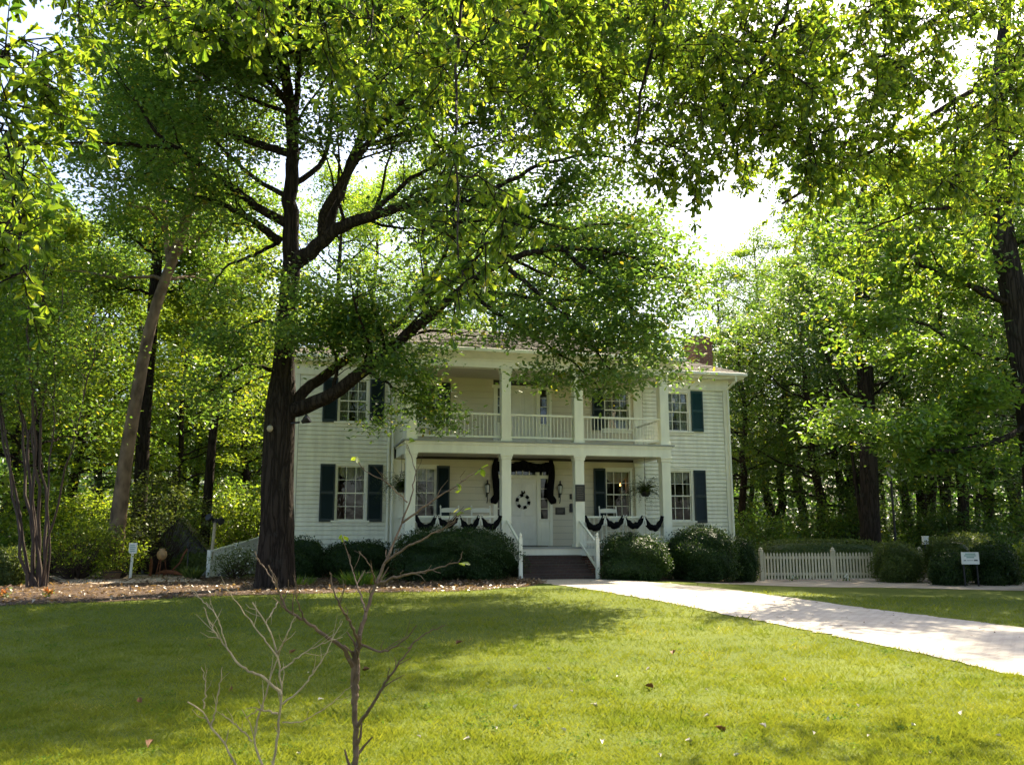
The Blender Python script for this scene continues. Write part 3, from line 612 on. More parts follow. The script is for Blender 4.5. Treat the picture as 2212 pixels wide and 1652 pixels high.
# black drape over the door
t = empty('door_drape', (0, D-.05, 3.6), 'black mourning cloth draped over the transom and down both sides of the door', 'drape')
dr = MB(); n = 30
vs = []
for i in range(n+1):
    u = i/n; x = -1.0+2*u; zt_ = 3.63-.11*abs(math.sin(math.pi*2*u))**.9*1.0; zb_ = 3.3-.05*math.sin(math.pi*2*u)**2
    vs += [(x, D-.09-.03*math.sin(i*1.7), zt_), (x, D-.13-.03*math.sin(i*2.3), (zt_+zb_)/2), (x, D-.09-.03*math.sin(i*1.7+1), zb_)]
dr.add(vs, [f for i in range(n) for f in ((3*i, 3*i+3, 3*i+4, 3*i+1), (3*i+1, 3*i+4, 3*i+5, 3*i+2))]); so = dr.build('valance', M_BLACK, t); md = so.modifiers.new('thick', 'SOLIDIFY'); md.thickness = .03
for s_ in (-1, 1):
    tl = MB(); pts = [(s_*(.93+.04*math.sin(k*.8)), D-.11, 3.66-k*.2) for k in range(7)]
    pts += [(s_*1.0, D-.11, 2.3), (s_*1.02, D-.11, 2.22)]
    tl.tube(pts, [.06, .1, .11, .115, .12, .125, .13, .13, .09], 10)
    tl.build('tail', M_BLACK, t, smooth=True)
# bunting on the lower railings
def bunting(x0, x1, label):
    t = empty('railing_bunting', ((x0+x1)/2, -.08, 1.75), label, 'bunting', 'black bunting on the porch railings')
    for k in range(4):
        a = x0+(x1-x0)*k/4; b = x0+(x1-x0)*(k+1)/4; m = MB(); pts = []; rad = []
        for i in range(15):
            u = i/14; pts.append((a+.02+(b-a-.04)*u, -.1+.012*math.sin(i*2+k), 1.79-(.33+.05*math.sin(k*2.3+x0))*(4*u*(1-u))**.8+.012*math.sin(i*1.3+k*2))); rad.append(.045+.055*math.sin(math.pi*u)**.8+.012*math.sin(i*2.1+k)+.008*math.sin(i*5))
        m.tube(pts, rad, 9); m.build('swag', M_BLACK, t, smooth=True)
    for k in (1, 2, 3):
        a = x0+(x1-x0)*k/4; m = MB()
        for s_ in (-1, 1): m.tube([(a, -.16, 1.76), (a+s_*.05, -.18, 1.8), (a+s_*.07, -.17, 1.73), (a, -.16, 1.74)], [.012, .022, .02, .01], 6); m.tube([(a, -.16, 1.74), (a+s_*.03, -.17, 1.62), (a+s_*.045, -.16, 1.5)], [.012, .02, .022], 6)
        m.build('bow', M_WHITE, t)
bunting(-XA+HW, -XB-HW, 'black swags tied along the lower porch railing left of the steps'); bunting(XB+HW, XA-HW, 'black swags with white bows along the lower porch railing right of the steps')
# rocking chairs
def rocker(name='rocking_chair'):
    t = empty(name, (0, 0, 0))
    for sx in (-1, 1):
        x = sx*.27
        MB().tube([(x, .2, .08), (x, .24, .45), (x, .36, 1.12)], [.022, .024, .02], 8).lathe((x, .365, 1.12), [(.02, 0), (.028, .03), (.012, .06), (.0, .075)], 8).build('back_post', M_WHITE, t)
        MB().tube([(x, -.2, .07), (x, -.2, .66)], .022, 8).build('front_leg', M_WHITE, t)
        MB().tube([(x, -.45+.9*i/8+.1, .025+.1*((i-4)/4)**2) for i in range(9)], .02, 6).build('rocker', M_WHITE, t)
        MB().bar((x, -.26, .67), (x, .27, .66), .07, .028).build('armrest', M_WHITE, t, bevel=.006)
    MB().box(-.28, .28, -.24, .24, .42, .45).build('seat', M_WHITE, t, bevel=.008)
    b = MB()
    for za, zb, yo in ((.98, 1.09, .345), (.78, .87, .305), (.6, .68, .27)):
        n = 10; vs = []
        for i in range(n+1):
            x = -.26+.52*i/n; bow = .03*math.sin(math.pi*i/n); vs += [(x, yo+bow, za), (x, yo+bow+.01, zb+bow*.8*(1 if za > .9 else 0))]
        b.add(vs, [(2*i, 2*i+2, 2*i+3, 2*i+1) for i in range(n)])
    o = b.build('backrest', M_WHITE, t); md = o.modifiers.new('thick', 'SOLIDIFY'); md.thickness = .02
    return t
rk = rocker()
tag(rk, 'white rocking chair on the porch right of the steps before the window', 'rocking chair', 'rocking chairs on the porch'); rk.location = (2.62, 1.05, FZ); rk.scale = (1.07,)*3
copy_thing(rk, (-2.55, 1.1, FZ), R(4), 1.07, 'white rocking chair on the left porch in front of the dark shutter', 'rocking chairs on the porch')
copy_thing(rk, (-1.62, 1.1, FZ), R(-5), 1.07, 'white rocking chair on the left porch nearest the front door', 'rocking chairs on the porch')
tag(MB().box(-.55, .55, 1.3, D-.15, FZ+.002, FZ+.02).build('doormat', M_IRON), 'dark doormat lying in front of the white front door', 'doormat')
# hanging ferns
def fern(x, y, z, label, seed):
    rng = np.random.default_rng(seed)
    t = empty('hanging_fern', (x, y, z), label, 'plant', 'hanging ferns at the porch ends')
    MB().lathe((x, y, z-.12), [(.1, 0), (.15, .08), (.17, .17), (.15, .17)], 14).build('basket', M_IRON, t)
    ch = MB()
    for k in range(3):
        a = k*2.09; ch.tube([(x+.16*math.cos(a), y+.16*math.sin(a), z+.05), (x, y, z+.55)], .005, 4)
    ch.tube([(x, y, z+.55), (x, y, ZB1+.1)], .006, 4); ch.build('chain', M_IRON, t)
    bl = []; ps, ts, ns, ss = [], [], [], []
    for k in range(120):
        a = rng.random()*6.28; el = rng.uniform(.1, 1.25); L = rng.uniform(.65, 1.15); p_ = np.array([x, y, z+.04]); dvec = np.array([math.cos(a)*math.cos(el), math.sin(a)*math.cos(el), math.sin(el)])
        for i in range(16):
            p_ = p_+dvec*L/14; dvec = dvec-np.array([0, 0, .14]); dvec /= np.linalg.norm(dvec); sd_ = np.cross(dvec, [0, 0, 1]); sd_ /= np.linalg.norm(sd_)+1e-6
            for q in (-1, 1): ps.append(p_.copy()); ts.append(q*sd_+dvec*.5); ns.append(rng.normal(size=3)*.3+[0, 0, 1]); ss.append(.085*(1-i/20))
    bl.append(leaf_arrays(np.array(ps), np.array(ts), np.array(ns), np.array(ss), KITE)); np_mesh('fronds', bl, LF_FERN, t)
fern(3.75, .95, 2.55, 'hanging fern basket at the right end of the lower porch', 3); fern(-4.18, .75, 2.6, 'hanging fern basket at the left end of the lower porch', 4)
# candle lamp lit in the right porch window, ornament on the upper sill
t = empty('candle_lamp', (3.52, D+.16, 2.9), 'small lit orange candle lamp behind the right porch window', 'lamp')
MB().lathe((3.52, D+.3, 2.85), [(.012, 0), (.022, .03), (.012, .06), (.002, .09)], 8).build('flame_bulb', emitmat('bulb_glow', (1, .35, .06), 9), t)
MB().tube([(3.52, D+.3, 2.4), (3.52, D+.3, 2.85)], .012, 8).lathe((3.52, D+.3, 2.38), [(.06, 0), (.05, .03), (.012, .05)], 10).build('stem', M_POST, t)

# ------------------------------------------------------------------ fence, signs, lamp post and small garden things
def picket_fence(a, b, label, posts=(0, .5, 1), name='picket_fence'):
    a = np.array(a, float); b = np.array(b, float); L = np.linalg.norm((b-a)[:2]); dv = (b-a)/np.linalg.norm(b-a); nrm = np.array([dv[1], -dv[0], 0])
    t = empty(name, a, label, 'fence', 'white picket fences')
    z = lambda q, h_: np.array([q[0], q[1], float(hgt(q[0], q[1]))+h_])
    r_ = MB(); off = nrm*.03
    for h_ in (.22, .73): r_.bar(z(a-off, h_), z(b-off, h_), .035, .085)
    r_.build('rail', M_FENCE, t)
    n = int(L/.102); pk = MB()
    for k in range(n+1):
        q = a+(b-a)*k/n; w_ = .029; h_ = .9+.006*math.sin(k*5.1)
        c = [z(q, .06), z(q, h_-.07), z(q, h_), ]
        vs = []
        for o_ in (0, .02):
            for s_, hh in ((-1, .06), (1, .06), (1, h_-.06), (0, h_), (-1, h_-.06)): p_ = z(q, hh)+dv*s_*w_*np.array([1, 1, 0])+nrm*o_; vs.append(p_)
        pk.add(vs, [(0, 1, 2, 3, 4), (9, 8, 7, 6, 5)]+[(i, i+5, (i+1) % 5+5, (i+1) % 5) for i in range(5)])
    pk.build('picket', M_FENCE, t)
    for u in posts:
        q = z(a+(b-a)*u-nrm*.05, 0); MB().box(q[0]-.06, q[0]+.06, q[1]-.06, q[1]+.06, q[2]-.1, q[2]+.93).lathe((q[0], q[1], q[2]+.93), [(.08, 0), (.085, .025), (.05, .05), (.06, .09), (.0, .13)], 10).build('post', M_FENCE, t)
    return t
f0, f1, f2 = GD(1642, 28.2), GD(1900, 28.4), GD(1602, 31)
picket_fence(f0, f1, 'long white picket fence between the house hedge and the round bush', (0, .6))
picket_fence(f2, f0+np.array([-.12, .1, 0]), 'short white picket fence return running back beside the corner hedge', ())
picket_fence(GD(1986, 28.6), GD(2060, 29.5), 'short white picket gate section right of the round bush', (0,))
picket_fence(GD(2172, 31), GD(2330, 32), 'shaded picket fence at the right edge behind the bushes', (.5,))
# sign by the bushes
p0 = GD(2090, 25.3)
def sign(p0, wd, z0, z1, label, cat, post, name):
    t = empty(name, p0, label, cat); x, y, g0 = p0
    c, s_ = math.cos(-YAW), math.sin(-YAW)
    def T(u, v, z): return (x+u*c-v*s_, y+u*s_+v*c, g0+z)
    def quadbox(m, u0, u1, v0, v1, za, zb):
        m.add([T(u0, v0, za), T(u1, v0, za), T(u1, v1, za), T(u0, v1, za), T(u0, v0, zb), T(u1, v0, zb), T(u1, v1, zb), T(u0, v1, zb)], [(0, 3, 2, 1), (4, 5, 6, 7), (0, 1, 5, 4), (1, 2, 6, 5), (2, 3, 7, 6), (3, 0, 4, 7)]); return m
    quadbox(MB(), -wd/2, wd/2, -.03, 0, z0, z1).build('panel', M_SIGN, t, bevel=.004)
    if post == 2:
        m = MB()
        for u in (-wd*.38, wd*.38): quadbox(m, u-.02, u+.02, 0.001, .04, -.1, z1-.02)
        m.build('post', M_IRON, t)
    return t, quadbox
t, qb = sign(p0, .5, .62, .96, 'white information sign with green lettering in front of the dark bushes', 'sign', 2, 'information_sign')
m = MB(); h1 = .34
for k, (u0, u1) in enumerate(((-.14, .15), (-.17, .16), (-.11, .11))): qb(m, u0, u1, -.0325, -.03, .9-k*.05, .925-k*.05)
m.build('lettering', M_INK, t)
m = MB(); qb(m, -.19, -.13, -.0325, -.03, .72, .74); qb(m, -.1, .08, -.0325, -.03, .725, .735); qb(m, .1, .2, -.0325, -.03, .715, .75); m.build('footer_mark', M_INKD, t)
# white post with a small notice, left
p0 = GD(288, 25.6)
t = empty('sign_post', p0, 'slim white post with a small pale notice by the mulch bed', 'sign post')
MB().bar(p0+[0, 0, -.1], p0+[.03, 0, .95], .07, .07, (0, 1, 0)).build('post', M_WHITE, t, bevel=.005)
MB().box(p0[0]-.08, p0[0]+.14, p0[1]-.07, p0[1]-.04, p0[2]+.72, p0[2]+1.02).build('notice', M_SIGN, t, bevel=.004)
m = MB()
for k in range(4): m.box(p0[0]-.05, p0[0]+.1-.02*(k % 2), p0[1]-.0735, p0[1]-.07, p0[2]+.77+k*.055, p0[2]+.79+k*.055)
m.build('lettering', M_INK, t)
# small white box on pole by the right fence
p0 = GD(1996, 30)
t = empty('utility_box', p0, 'small white utility box on a thin pole behind the picket gate', 'utility box')
MB().tube([p0, p0+[0, 0, 1.2]], .025, 6).build('pole', M_IRON, t); MB().box(p0[0]-.1, p0[0]+.1, p0[1]-.08, p0[1]+.02, p0[2]+1.12, p0[2]+1.36).box(p0[0]-.11, p0[0]+.11, p0[1]-.1, p0[1]+.03, p0[2]+1.36, p0[2]+1.39).build('box', M_SIGN, t, bevel=.006)
MB().box(p0[0]-.02, p0[0]+.02, p0[1]-.09, p0[1]-.08, p0[2]+1.2, p0[2]+1.26).build('latch', M_IRON, t)
# lamp post
p0 = GD(1933, 33.5); x, y, g0 = p0; H_ = 4.1
t = empty('lamp_post', p0, 'black garden lamp post with a glass lantern in front of the right wood', 'lamp post')
MB().lathe(p0, [(.14, 0), (.13, .1), (.09, .18), (.075, .5), (.05, .55), (.042, H_-.75), (.06, H_-.72), (.04, H_-.68), (.05, H_-.55)], 12).build('pole', M_IRON, t)
MB().lathe((x, y, g0+H_-.55), [(.1, 0), (.19, .42)], 6).build('lantern_glass', M_LAMPG, t)
m = MB().lathe((x, y, g0+H_-.13), [(.25, 0), (.23, .05), (.12, .16), (.05, .2), (.05, .26), (.0, .32)], 6).lathe((x, y, g0+H_-.58), [(.06, 0), (.12, .03)], 6)
for k in range(6):
    a = 2*math.pi*k/6; m.tube([(x+.105*math.cos(a), y+.105*math.sin(a), g0+H_-.55), (x+.195*math.cos(a), y+.195*math.sin(a), g0+H_-.13)], .012, 4)
m.build('lantern_frame', M_IRON, t)
# garden shed, left
p0 = GD(384, 29); x, y, g0 = p0
t = empty('garden_shed', p0, 'small grey gabled shed with a dark open front among the shrubs', 'shed')
W2, ze, zp = 1.05, .5, 1.72
m = MB()
for k in range(9):
    za = ze+(zp-ze)*k/9; zb = ze+(zp-ze)*(k+1)/9; wa = W2*(zp-za)/(zp-ze); wb = W2*(zp-zb)/(zp-ze)
    m.add([(x-wa, y-.02, za+g0), (x+wa, y-.02, za+g0), (x+wb, y, zb+g0), (x-wb, y, zb+g0), (x-wa, y, za+g0), (x+wa, y, za+g0)], [(0, 1, 2, 3), (4, 5, 1, 0)])
m.build('gable', M_GREYB, t)
MB().box(x-W2, x-W2+.08, y, y+1.8, g0-.1, g0+ze).box(x+W2-.08, x+W2, y, y+1.8, g0-.1, g0+ze).box(x-W2+.08, x+W2-.08, y+1.72, y+1.8, g0-.1, g0+ze).build('wall', M_GREYB, t)
m = MB()
for s_ in (-1, 1): m.add([(x+s_*(W2+.12), y-.15, g0+ze-.1), (x, y-.15, g0+zp+.03), (x, y+1.95, g0+zp+.03), (x+s_*(W2+.12), y+1.95, g0+ze-.1)], [(0, 1, 2, 3)])
o = m.build('roof', M_IRON, t); md = o.modifiers.new('thick', 'SOLIDIFY'); md.thickness = .05
# bird house
p0 = GD(303, 28); x, y, g0 = p0
t = empty('birdhouse', p0, 'brown wooden birdhouse with a pale roof on a pole among the left shrubs', 'birdhouse')
MB().tube([p0, p0+[0, 0, 1.1]], .03, 6).build('pole', M_BARKD, t); MB().box(x-.14, x+.14, y-.12, y+.12, g0+1.0, g0+1.22).build('box', M_RUST, t)
MB().prism([(x-.24, g0+1.2), (x+.24, g0+1.2), (x, g0+1.42)], 'y', y-.2, y+.2).build('roof', M_POST, t); MB().lathe((x, y-.1245, g0+1.12), [(.0, 0), (.03, 0.002), (.03, .03), (0, .03)], 10).build('entrance', M_IRON, t)
# round pot on a stand and rusty ornament
p0 = GD(353, 26.6); x, y, g0 = p0
t = empty('garden_pot', p0, 'round tan pot raised on thin rusty legs before the shed', 'pot')
MB().lathe((x, y, g0+.5), [(.05, 0), (.12, .05), (.155, .15), (.13, .25), (.07, .3), (.09, .34)], 16).build('pot', M_COPPER, t, smooth=True)
for k in range(3):
    a = k*2.1+.4; MB().tube([(x+.08*math.cos(a), y+.08*math.sin(a), g0+.55), (x+.14*math.cos(a), y+.14*math.sin(a), g0+.25), (x+.22*math.cos(a), y+.22*math.sin(a), g0)], .014, 6).build('leg', M_RUST, t)
p0 = GD(377, 26.8); x, y, g0 = p0
t = empty('garden_plough', p0, 'rust coloured curved metal garden ornament beside the tan pot', 'ornament')
MB().tube([(x-.25, y, g0+.05), (x, y, g0+.18), (x+.2, y, g0+.4), (x+.33, y, g0+.72), (x+.42, y, g0+.85)], .025, 7).build('handle', M_RUST, t)
MB().tube([(x-.45, y-.05, g0+.1), (x-.2, y, g0+.16), (x+.1, y, g0+.12), (x+.35, y-.03, g0+.04)], [.02, .06, .06, .02], 8).build('blade', M_RUST, t)
p0 = GD(330, 27); t = empty('garden_stump', p0, 'short brown wooden post standing left of the tan pot', 'post')
MB().tube([p0, p0+[.02, 0, .35], p0+[0, 0, .62]], [.05, .045, .04], 8).build('post', M_RUST, t); MB().lathe(p0+[0, 0, .62], [(.07, 0), (.07, .03), (.03, .05)], 8).build('cap', M_BARKD, t)
p0 = GD(249, 25.3); t = empty('wooden_tub', p0, 'low brown wooden tub planter at the left mulch edge', 'planter')
MB().lathe(p0, [(.2, -.02), (.26, .24), (.24, .24), (.22, .18)], 18).build('tub', M_TERRA, t); MB().lathe(p0+[0, 0, .19], [(.255, 0), (.262, 0), (.267, .03), (.258, .03)], 18).build('hoop', M_IRON, t)
# floodlight post, path light, ramp
p0 = GD(462, 26.5); x, y, g0 = p0
t = empty('floodlight_post', p0, 'weathered timber post topped by twin dark floodlights beside the ramp', 'floodlight')
MB().tube([(x-.07, y, g0-.1), (x-.02, y, g0+.8), (x+.02, y, g0+1.62)], [.05, .05, .045], 8).build('post', M_POST, t)
for s_ in (-1, 1):
    m = MB().lathe((0, 0, 0), [(.03, 0), (.05, .05), (.1, .16), (.11, .24), (.1, .25)], 12); o = m.build('lamp_head', M_IRON, t)
    o.matrix_parent_inverse = Matrix.Identity(4); o.location = (.02+.06*s_, -.02, 1.68); o.rotation_euler = (R(100 if s_ > 0 else 70), 0, R(35*s_))
MB().box(x-.08, x+.12, y-.04, y+.04, g0+1.6, g0+1.72).build('bracket', M_IRON, t)
p0 = GD(409, 26.2); x, y, g0 = p0
t = empty('path_light', p0, 'slim black path light standing before the clipped low hedge', 'path light')
MB().tube([p0, p0+[0, 0, .9]], .022, 6).build('pole', M_IRON, t); MB().lathe(p0+[0, 0, .84], [(.03, 0), (.06, .05), (.065, .15), (.03, .2), (0, .23)], 8).build('lamp_head', M_IRON, t)
a, b = GD(454, 26.3), GD(560, 29); dz = .38
t = empty('access_ramp', a, 'white boarded access ramp rising behind the oak trunk to the house side', 'ramp')
nb = 16; m = MB()
for k in range(nb):
    q0 = a+(b-a)*(k+.03)/nb; q1 = a+(b-a)*(k+.97)/nb; h0, h1 = .72+dz*k/nb, .72+dz*(k+1)/nb
    m.add([q0, q1, q1+[0, 0, h1], q0+[0, 0, h0], q0+[-.01, .03, 0], q1+[-.01, .03, 0], q1+[-.01, .03, h1], q0+[-.01, .03, h0]], [(0, 1, 2, 3), (4, 5, 6, 7), (0, 3, 7, 4), (1, 2, 6, 5), (3, 2, 6, 7)])
m.build('side_panel', M_WHITE, t); MB().bar(a+[0, 0, .75], b+[0, 0, .75+dz], .1, .05).build('handrail', M_WHITE, t)
MB().bar(a+[0, .6, .05], b+[0, .6, .5], 1.0, .06).build('deck', M_GREYB, t)
for u in (0, .5, 1): q = a+(b-a)*u; MB().box(q[0]-.05, q[0]+.05, q[1]-.055, q[1]+.05, q[2]-.1, q[2]+.8+dz*u).build('post', M_WHITE, t)
# black spotlight stakes in the hedge
p0 = GD(1362, 25.2); x, y, g0 = p0
t = empty('spotlight_stake', p0, 'black spotlight stake standing in front of the right hedge', 'spotlight')
MB().tube([p0, p0+[0, 0, 1.2]], .03, 6).build('pole', M_IRON, t); o = MB().lathe(p0+[0, 0, 1.18], [(.03, 0), (.055, .05), (.06, .16), (.0, .18)], 10).build('lamp_head', M_IRON, t)

# ------------------------------------------------------------------ vegetation builders
def wob(rng, p0, p1, n, amp):
    p0, p1 = np.array(p0), np.array(p1); u = np.linspace(0, 1, n)[:, None]; L = np.linalg.norm(p1-p0)
    q = p0+(p1-p0)*u; off = np.cumsum(rng.normal(size=(n, 3)), axis=0)*amp*L/n**.5; off -= off[0]+(off[-1]-off[0])*u
    return q+off
def resamp(pl, n):
    pl = np.array(pl, float); d = np.concatenate([[0], np.cumsum(np.linalg.norm(np.diff(pl, axis=0), axis=1))]); u = np.linspace(0, d[-1], n)
    # smooth (catmull-like) through linear interp + small smoothing
    q = np.stack([np.interp(u, d, pl[:, k]) for k in range(3)], 1)
    for _ in range(2): q[1:-1] = .5*q[1:-1]+.25*(q[:-2]+q[2:])
    return q
def limb_subs(rng, limb, r0, centers, wood, nsub, lsub, up=.25, start=.25, ncl=3, twigs=0, flat=.6):
    n = len(limb); L = np.linalg.norm(np.diff(limb, axis=0), axis=1).sum()
    for k in range(nsub):
        u = start+(1-start)*(k+rng.random())/nsub; i = min(int(u*(n-1)), n-2); p_ = limb[i]; t = limb[i+1]-limb[i]; t = t/(np.linalg.norm(t)+1e-9)
        d = rand_dirs(rng, 1)[0]*np.array([1, 1, flat]); d = d-t*(d@t); d = d/(np.linalg.norm(d)+1e-9)+t*.7+np.array([0, 0, up]); d /= np.linalg.norm(d)
        l = lsub*(.6+.8*rng.random())*(1.15-.55*u); q = wob(rng, p_, p_+d*l, 6, .09); rr = max(.008, r0*.38*(1-.6*u))
        wood.tube(q, np.linspace(rr, rr*.25, 6), 5, False)
        for j in range(ncl): centers.append(q[int(2+3*(j+1)/ncl)-0 if ncl > 1 else 5]+rng.normal(size=3)*.12)
        for j in range(twigs):
            b = q[rng.integers(2, 6)]; e = b+(rand_dirs(rng, 1)[0]*np.array([1, 1, .5])+d*.5)*l*.45; qq = wob(rng, b, e, 4, .1); wood.tube(qq, np.linspace(rr*.4, .004, 4), 4, False); centers.append(e); centers.append(qq[2])
def tree_proto(name, seed, H, crown_base, rad, bark, leaf, nl=24, lsize=.15, per=34, trunk_r=.22, lean=(0, 0), sub=7, tmpl=KITE, sxy=.36, sz=.12, conic=.0, upang=.5):
    rng = np.random.default_rng(seed); t = empty(name, (0, 0, 0)); wood = MB(); cen = []
    top = np.array([lean[0], lean[1], H*.93]); n = 14
    tr = wob(rng, (0, 0, -.2), top, n, .035); rads = trunk_r*(1-np.linspace(0, 1, n)**1.2*.9); rads[0] *= 1.5; rads[1] *= 1.1
    wood.tube(tr, rads, 10)
    for k in range(nl):
        u = crown_base/H+(.96-crown_base/H)*((k+rng.random())/nl); z = u*.93*(n-1)/.93; i = min(int(u*(n-1)), n-2); f_ = u*(n-1)-i; p_ = tr[i]*(1-f_)+tr[i+1]*f_
        v = (u-crown_base/H)/(1-crown_base/H); env = rad*((math.sin(math.pi*min(1, .18+.82*v)))**.6*(1-conic)+conic*(1-v)); env *= .7+.5*rng.random()
        a = k*2.4+rng.normal()*.4; el = upang*(.2+1.2*v)+rng.normal()*.12
        e = p_+np.array([math.cos(a)*math.cos(el), math.sin(a)*math.cos(el), math.sin(el)])*max(env, .6)
        lb = wob(rng, p_, e, 9, .08); lb[:, 2] += np.linspace(0, 1, 9)**2*.08*env
        r0 = max(.02, trunk_r*.33*(1-.6*v)); wood.tube(lb, np.linspace(r0, r0*.2, 9), 6, False)
        limb_subs(rng, lb, r0, cen, wood, sub, env*.38, ncl=3); cen.append(lb[-1]); cen.append(lb[-2])
    wood.build('trunk', bark, t)
    np_mesh('crown', [spray(rng, cen, per, sxy, sz, lsize, tmpl, .45)], leaf, t)
    return t
def shrub_shape(name, label, c, r, seed, leaf, n=9000, size=.055, lump=.17, group=None, cat='bush', sq=2.6, core=.86, fuzz=.05, stems=False):
    rng = np.random.default_rng(seed); t = empty(name, c, label, cat, group); c = np.array(c)
    ph = rng.random((7, 3))*6.28; fr = rng.uniform(1.5, 4.2, (7, 3))
    def surf(d):
        q = 1/((np.abs(d)**sq).sum(1))**(1/sq); l = np.zeros(len(d))
        for k in range(7): l += np.sin(d@fr[k]*1.6+ph[k, 0])
        l2 = np.zeros(len(d))
        for k in range(7): l2 += np.sin(d@fr[k][::-1]*4.3+ph[k, 1])
        return q*(1+lump*l/3.5+.4*lump*l2/3.5)
    d = rand_dirs(rng, n); d = d[d[:, 2] > -.75]; m = len(d); s = surf(d)*(1-fuzz*3*rng.random(m)**2+rng.normal(size=m)*fuzz*.4)
    pos = c+np.array([0, 0, r[2]*.8])+d*s[:, None]*np.array(r)
    shoot = rng.random(m) < .035; pos[shoot] += d[shoot]*rng.random((shoot.sum(), 1))*.11+np.array([0, 0, .03]); pos[:, 2] = np.maximum(pos[:, 2], c[2]+.02)
    nr = d*.9+rand_dirs(rng, m)*.8+np.array([0, 0, .25]); td = rand_dirs(rng, m)+d*.6+np.array([0, 0, .2])
    np_mesh('foliage', [leaf_arrays(pos, td, nr, size*(.6+.8*rng.random(m)), KITE)], leaf, t)
    # solid core added inside to block the gaps between leaves
    bm = bmesh.new(); bmesh.ops.create_icosphere(bm, subdivisions=4, radius=1); V = np.array([v.co[:] for v in bm.verts]); S = surf(V)*core
    for v, q, s_ in zip(bm.verts, V, S): z = c+np.array([0, 0, r[2]*.8])+q*s_*np.array(r); z[2] = max(z[2], c[2]-.02); v.co = z
    me = bpy.data.meshes.new('inner_core'); bm.to_mesh(me); bm.free(); me.materials.append(leaf); o = bpy.data.objects.new('inner_core', me); COL.objects.link(o); o.parent = t; o.matrix_parent_inverse = abs_mat(t).inverted()
    return t

# ---- the big oak in front of the left wing
rng = np.random.default_rng(11)
ob = G(600, 1249)
oak = empty('oak_tree', P(600, 1249, 21.5)*0+GD(600, 21.5), 'large spreading oak with dark ridged trunk in front of the house left wing', 'tree')
wood = MB(); cen = []
d0 = 21.5
tp = [GD(598, d0)+np.array([0, 0, -.3]), GD(598, d0)+np.array([0, 0, .1]), P(599, 1150, d0), P(600, 1050, d0), P(603, 950, d0), P(607, 880, d0), P(613, 790, d0), P(621, 690, d0), P(628, 600, d0), P(632, 545, d0)]
trr = [.58, .48, .41, .385, .38, .375, .27, .235, .24, .21]
tpts = resamp(tp, 40); dd = np.linspace(0, 1, 40)
dcum = np.concatenate([[0], np.cumsum(np.linalg.norm(np.diff(np.array(tp), axis=0), axis=1))]); trad = np.interp(np.linspace(0, dcum[-1], 40), dcum, trr)
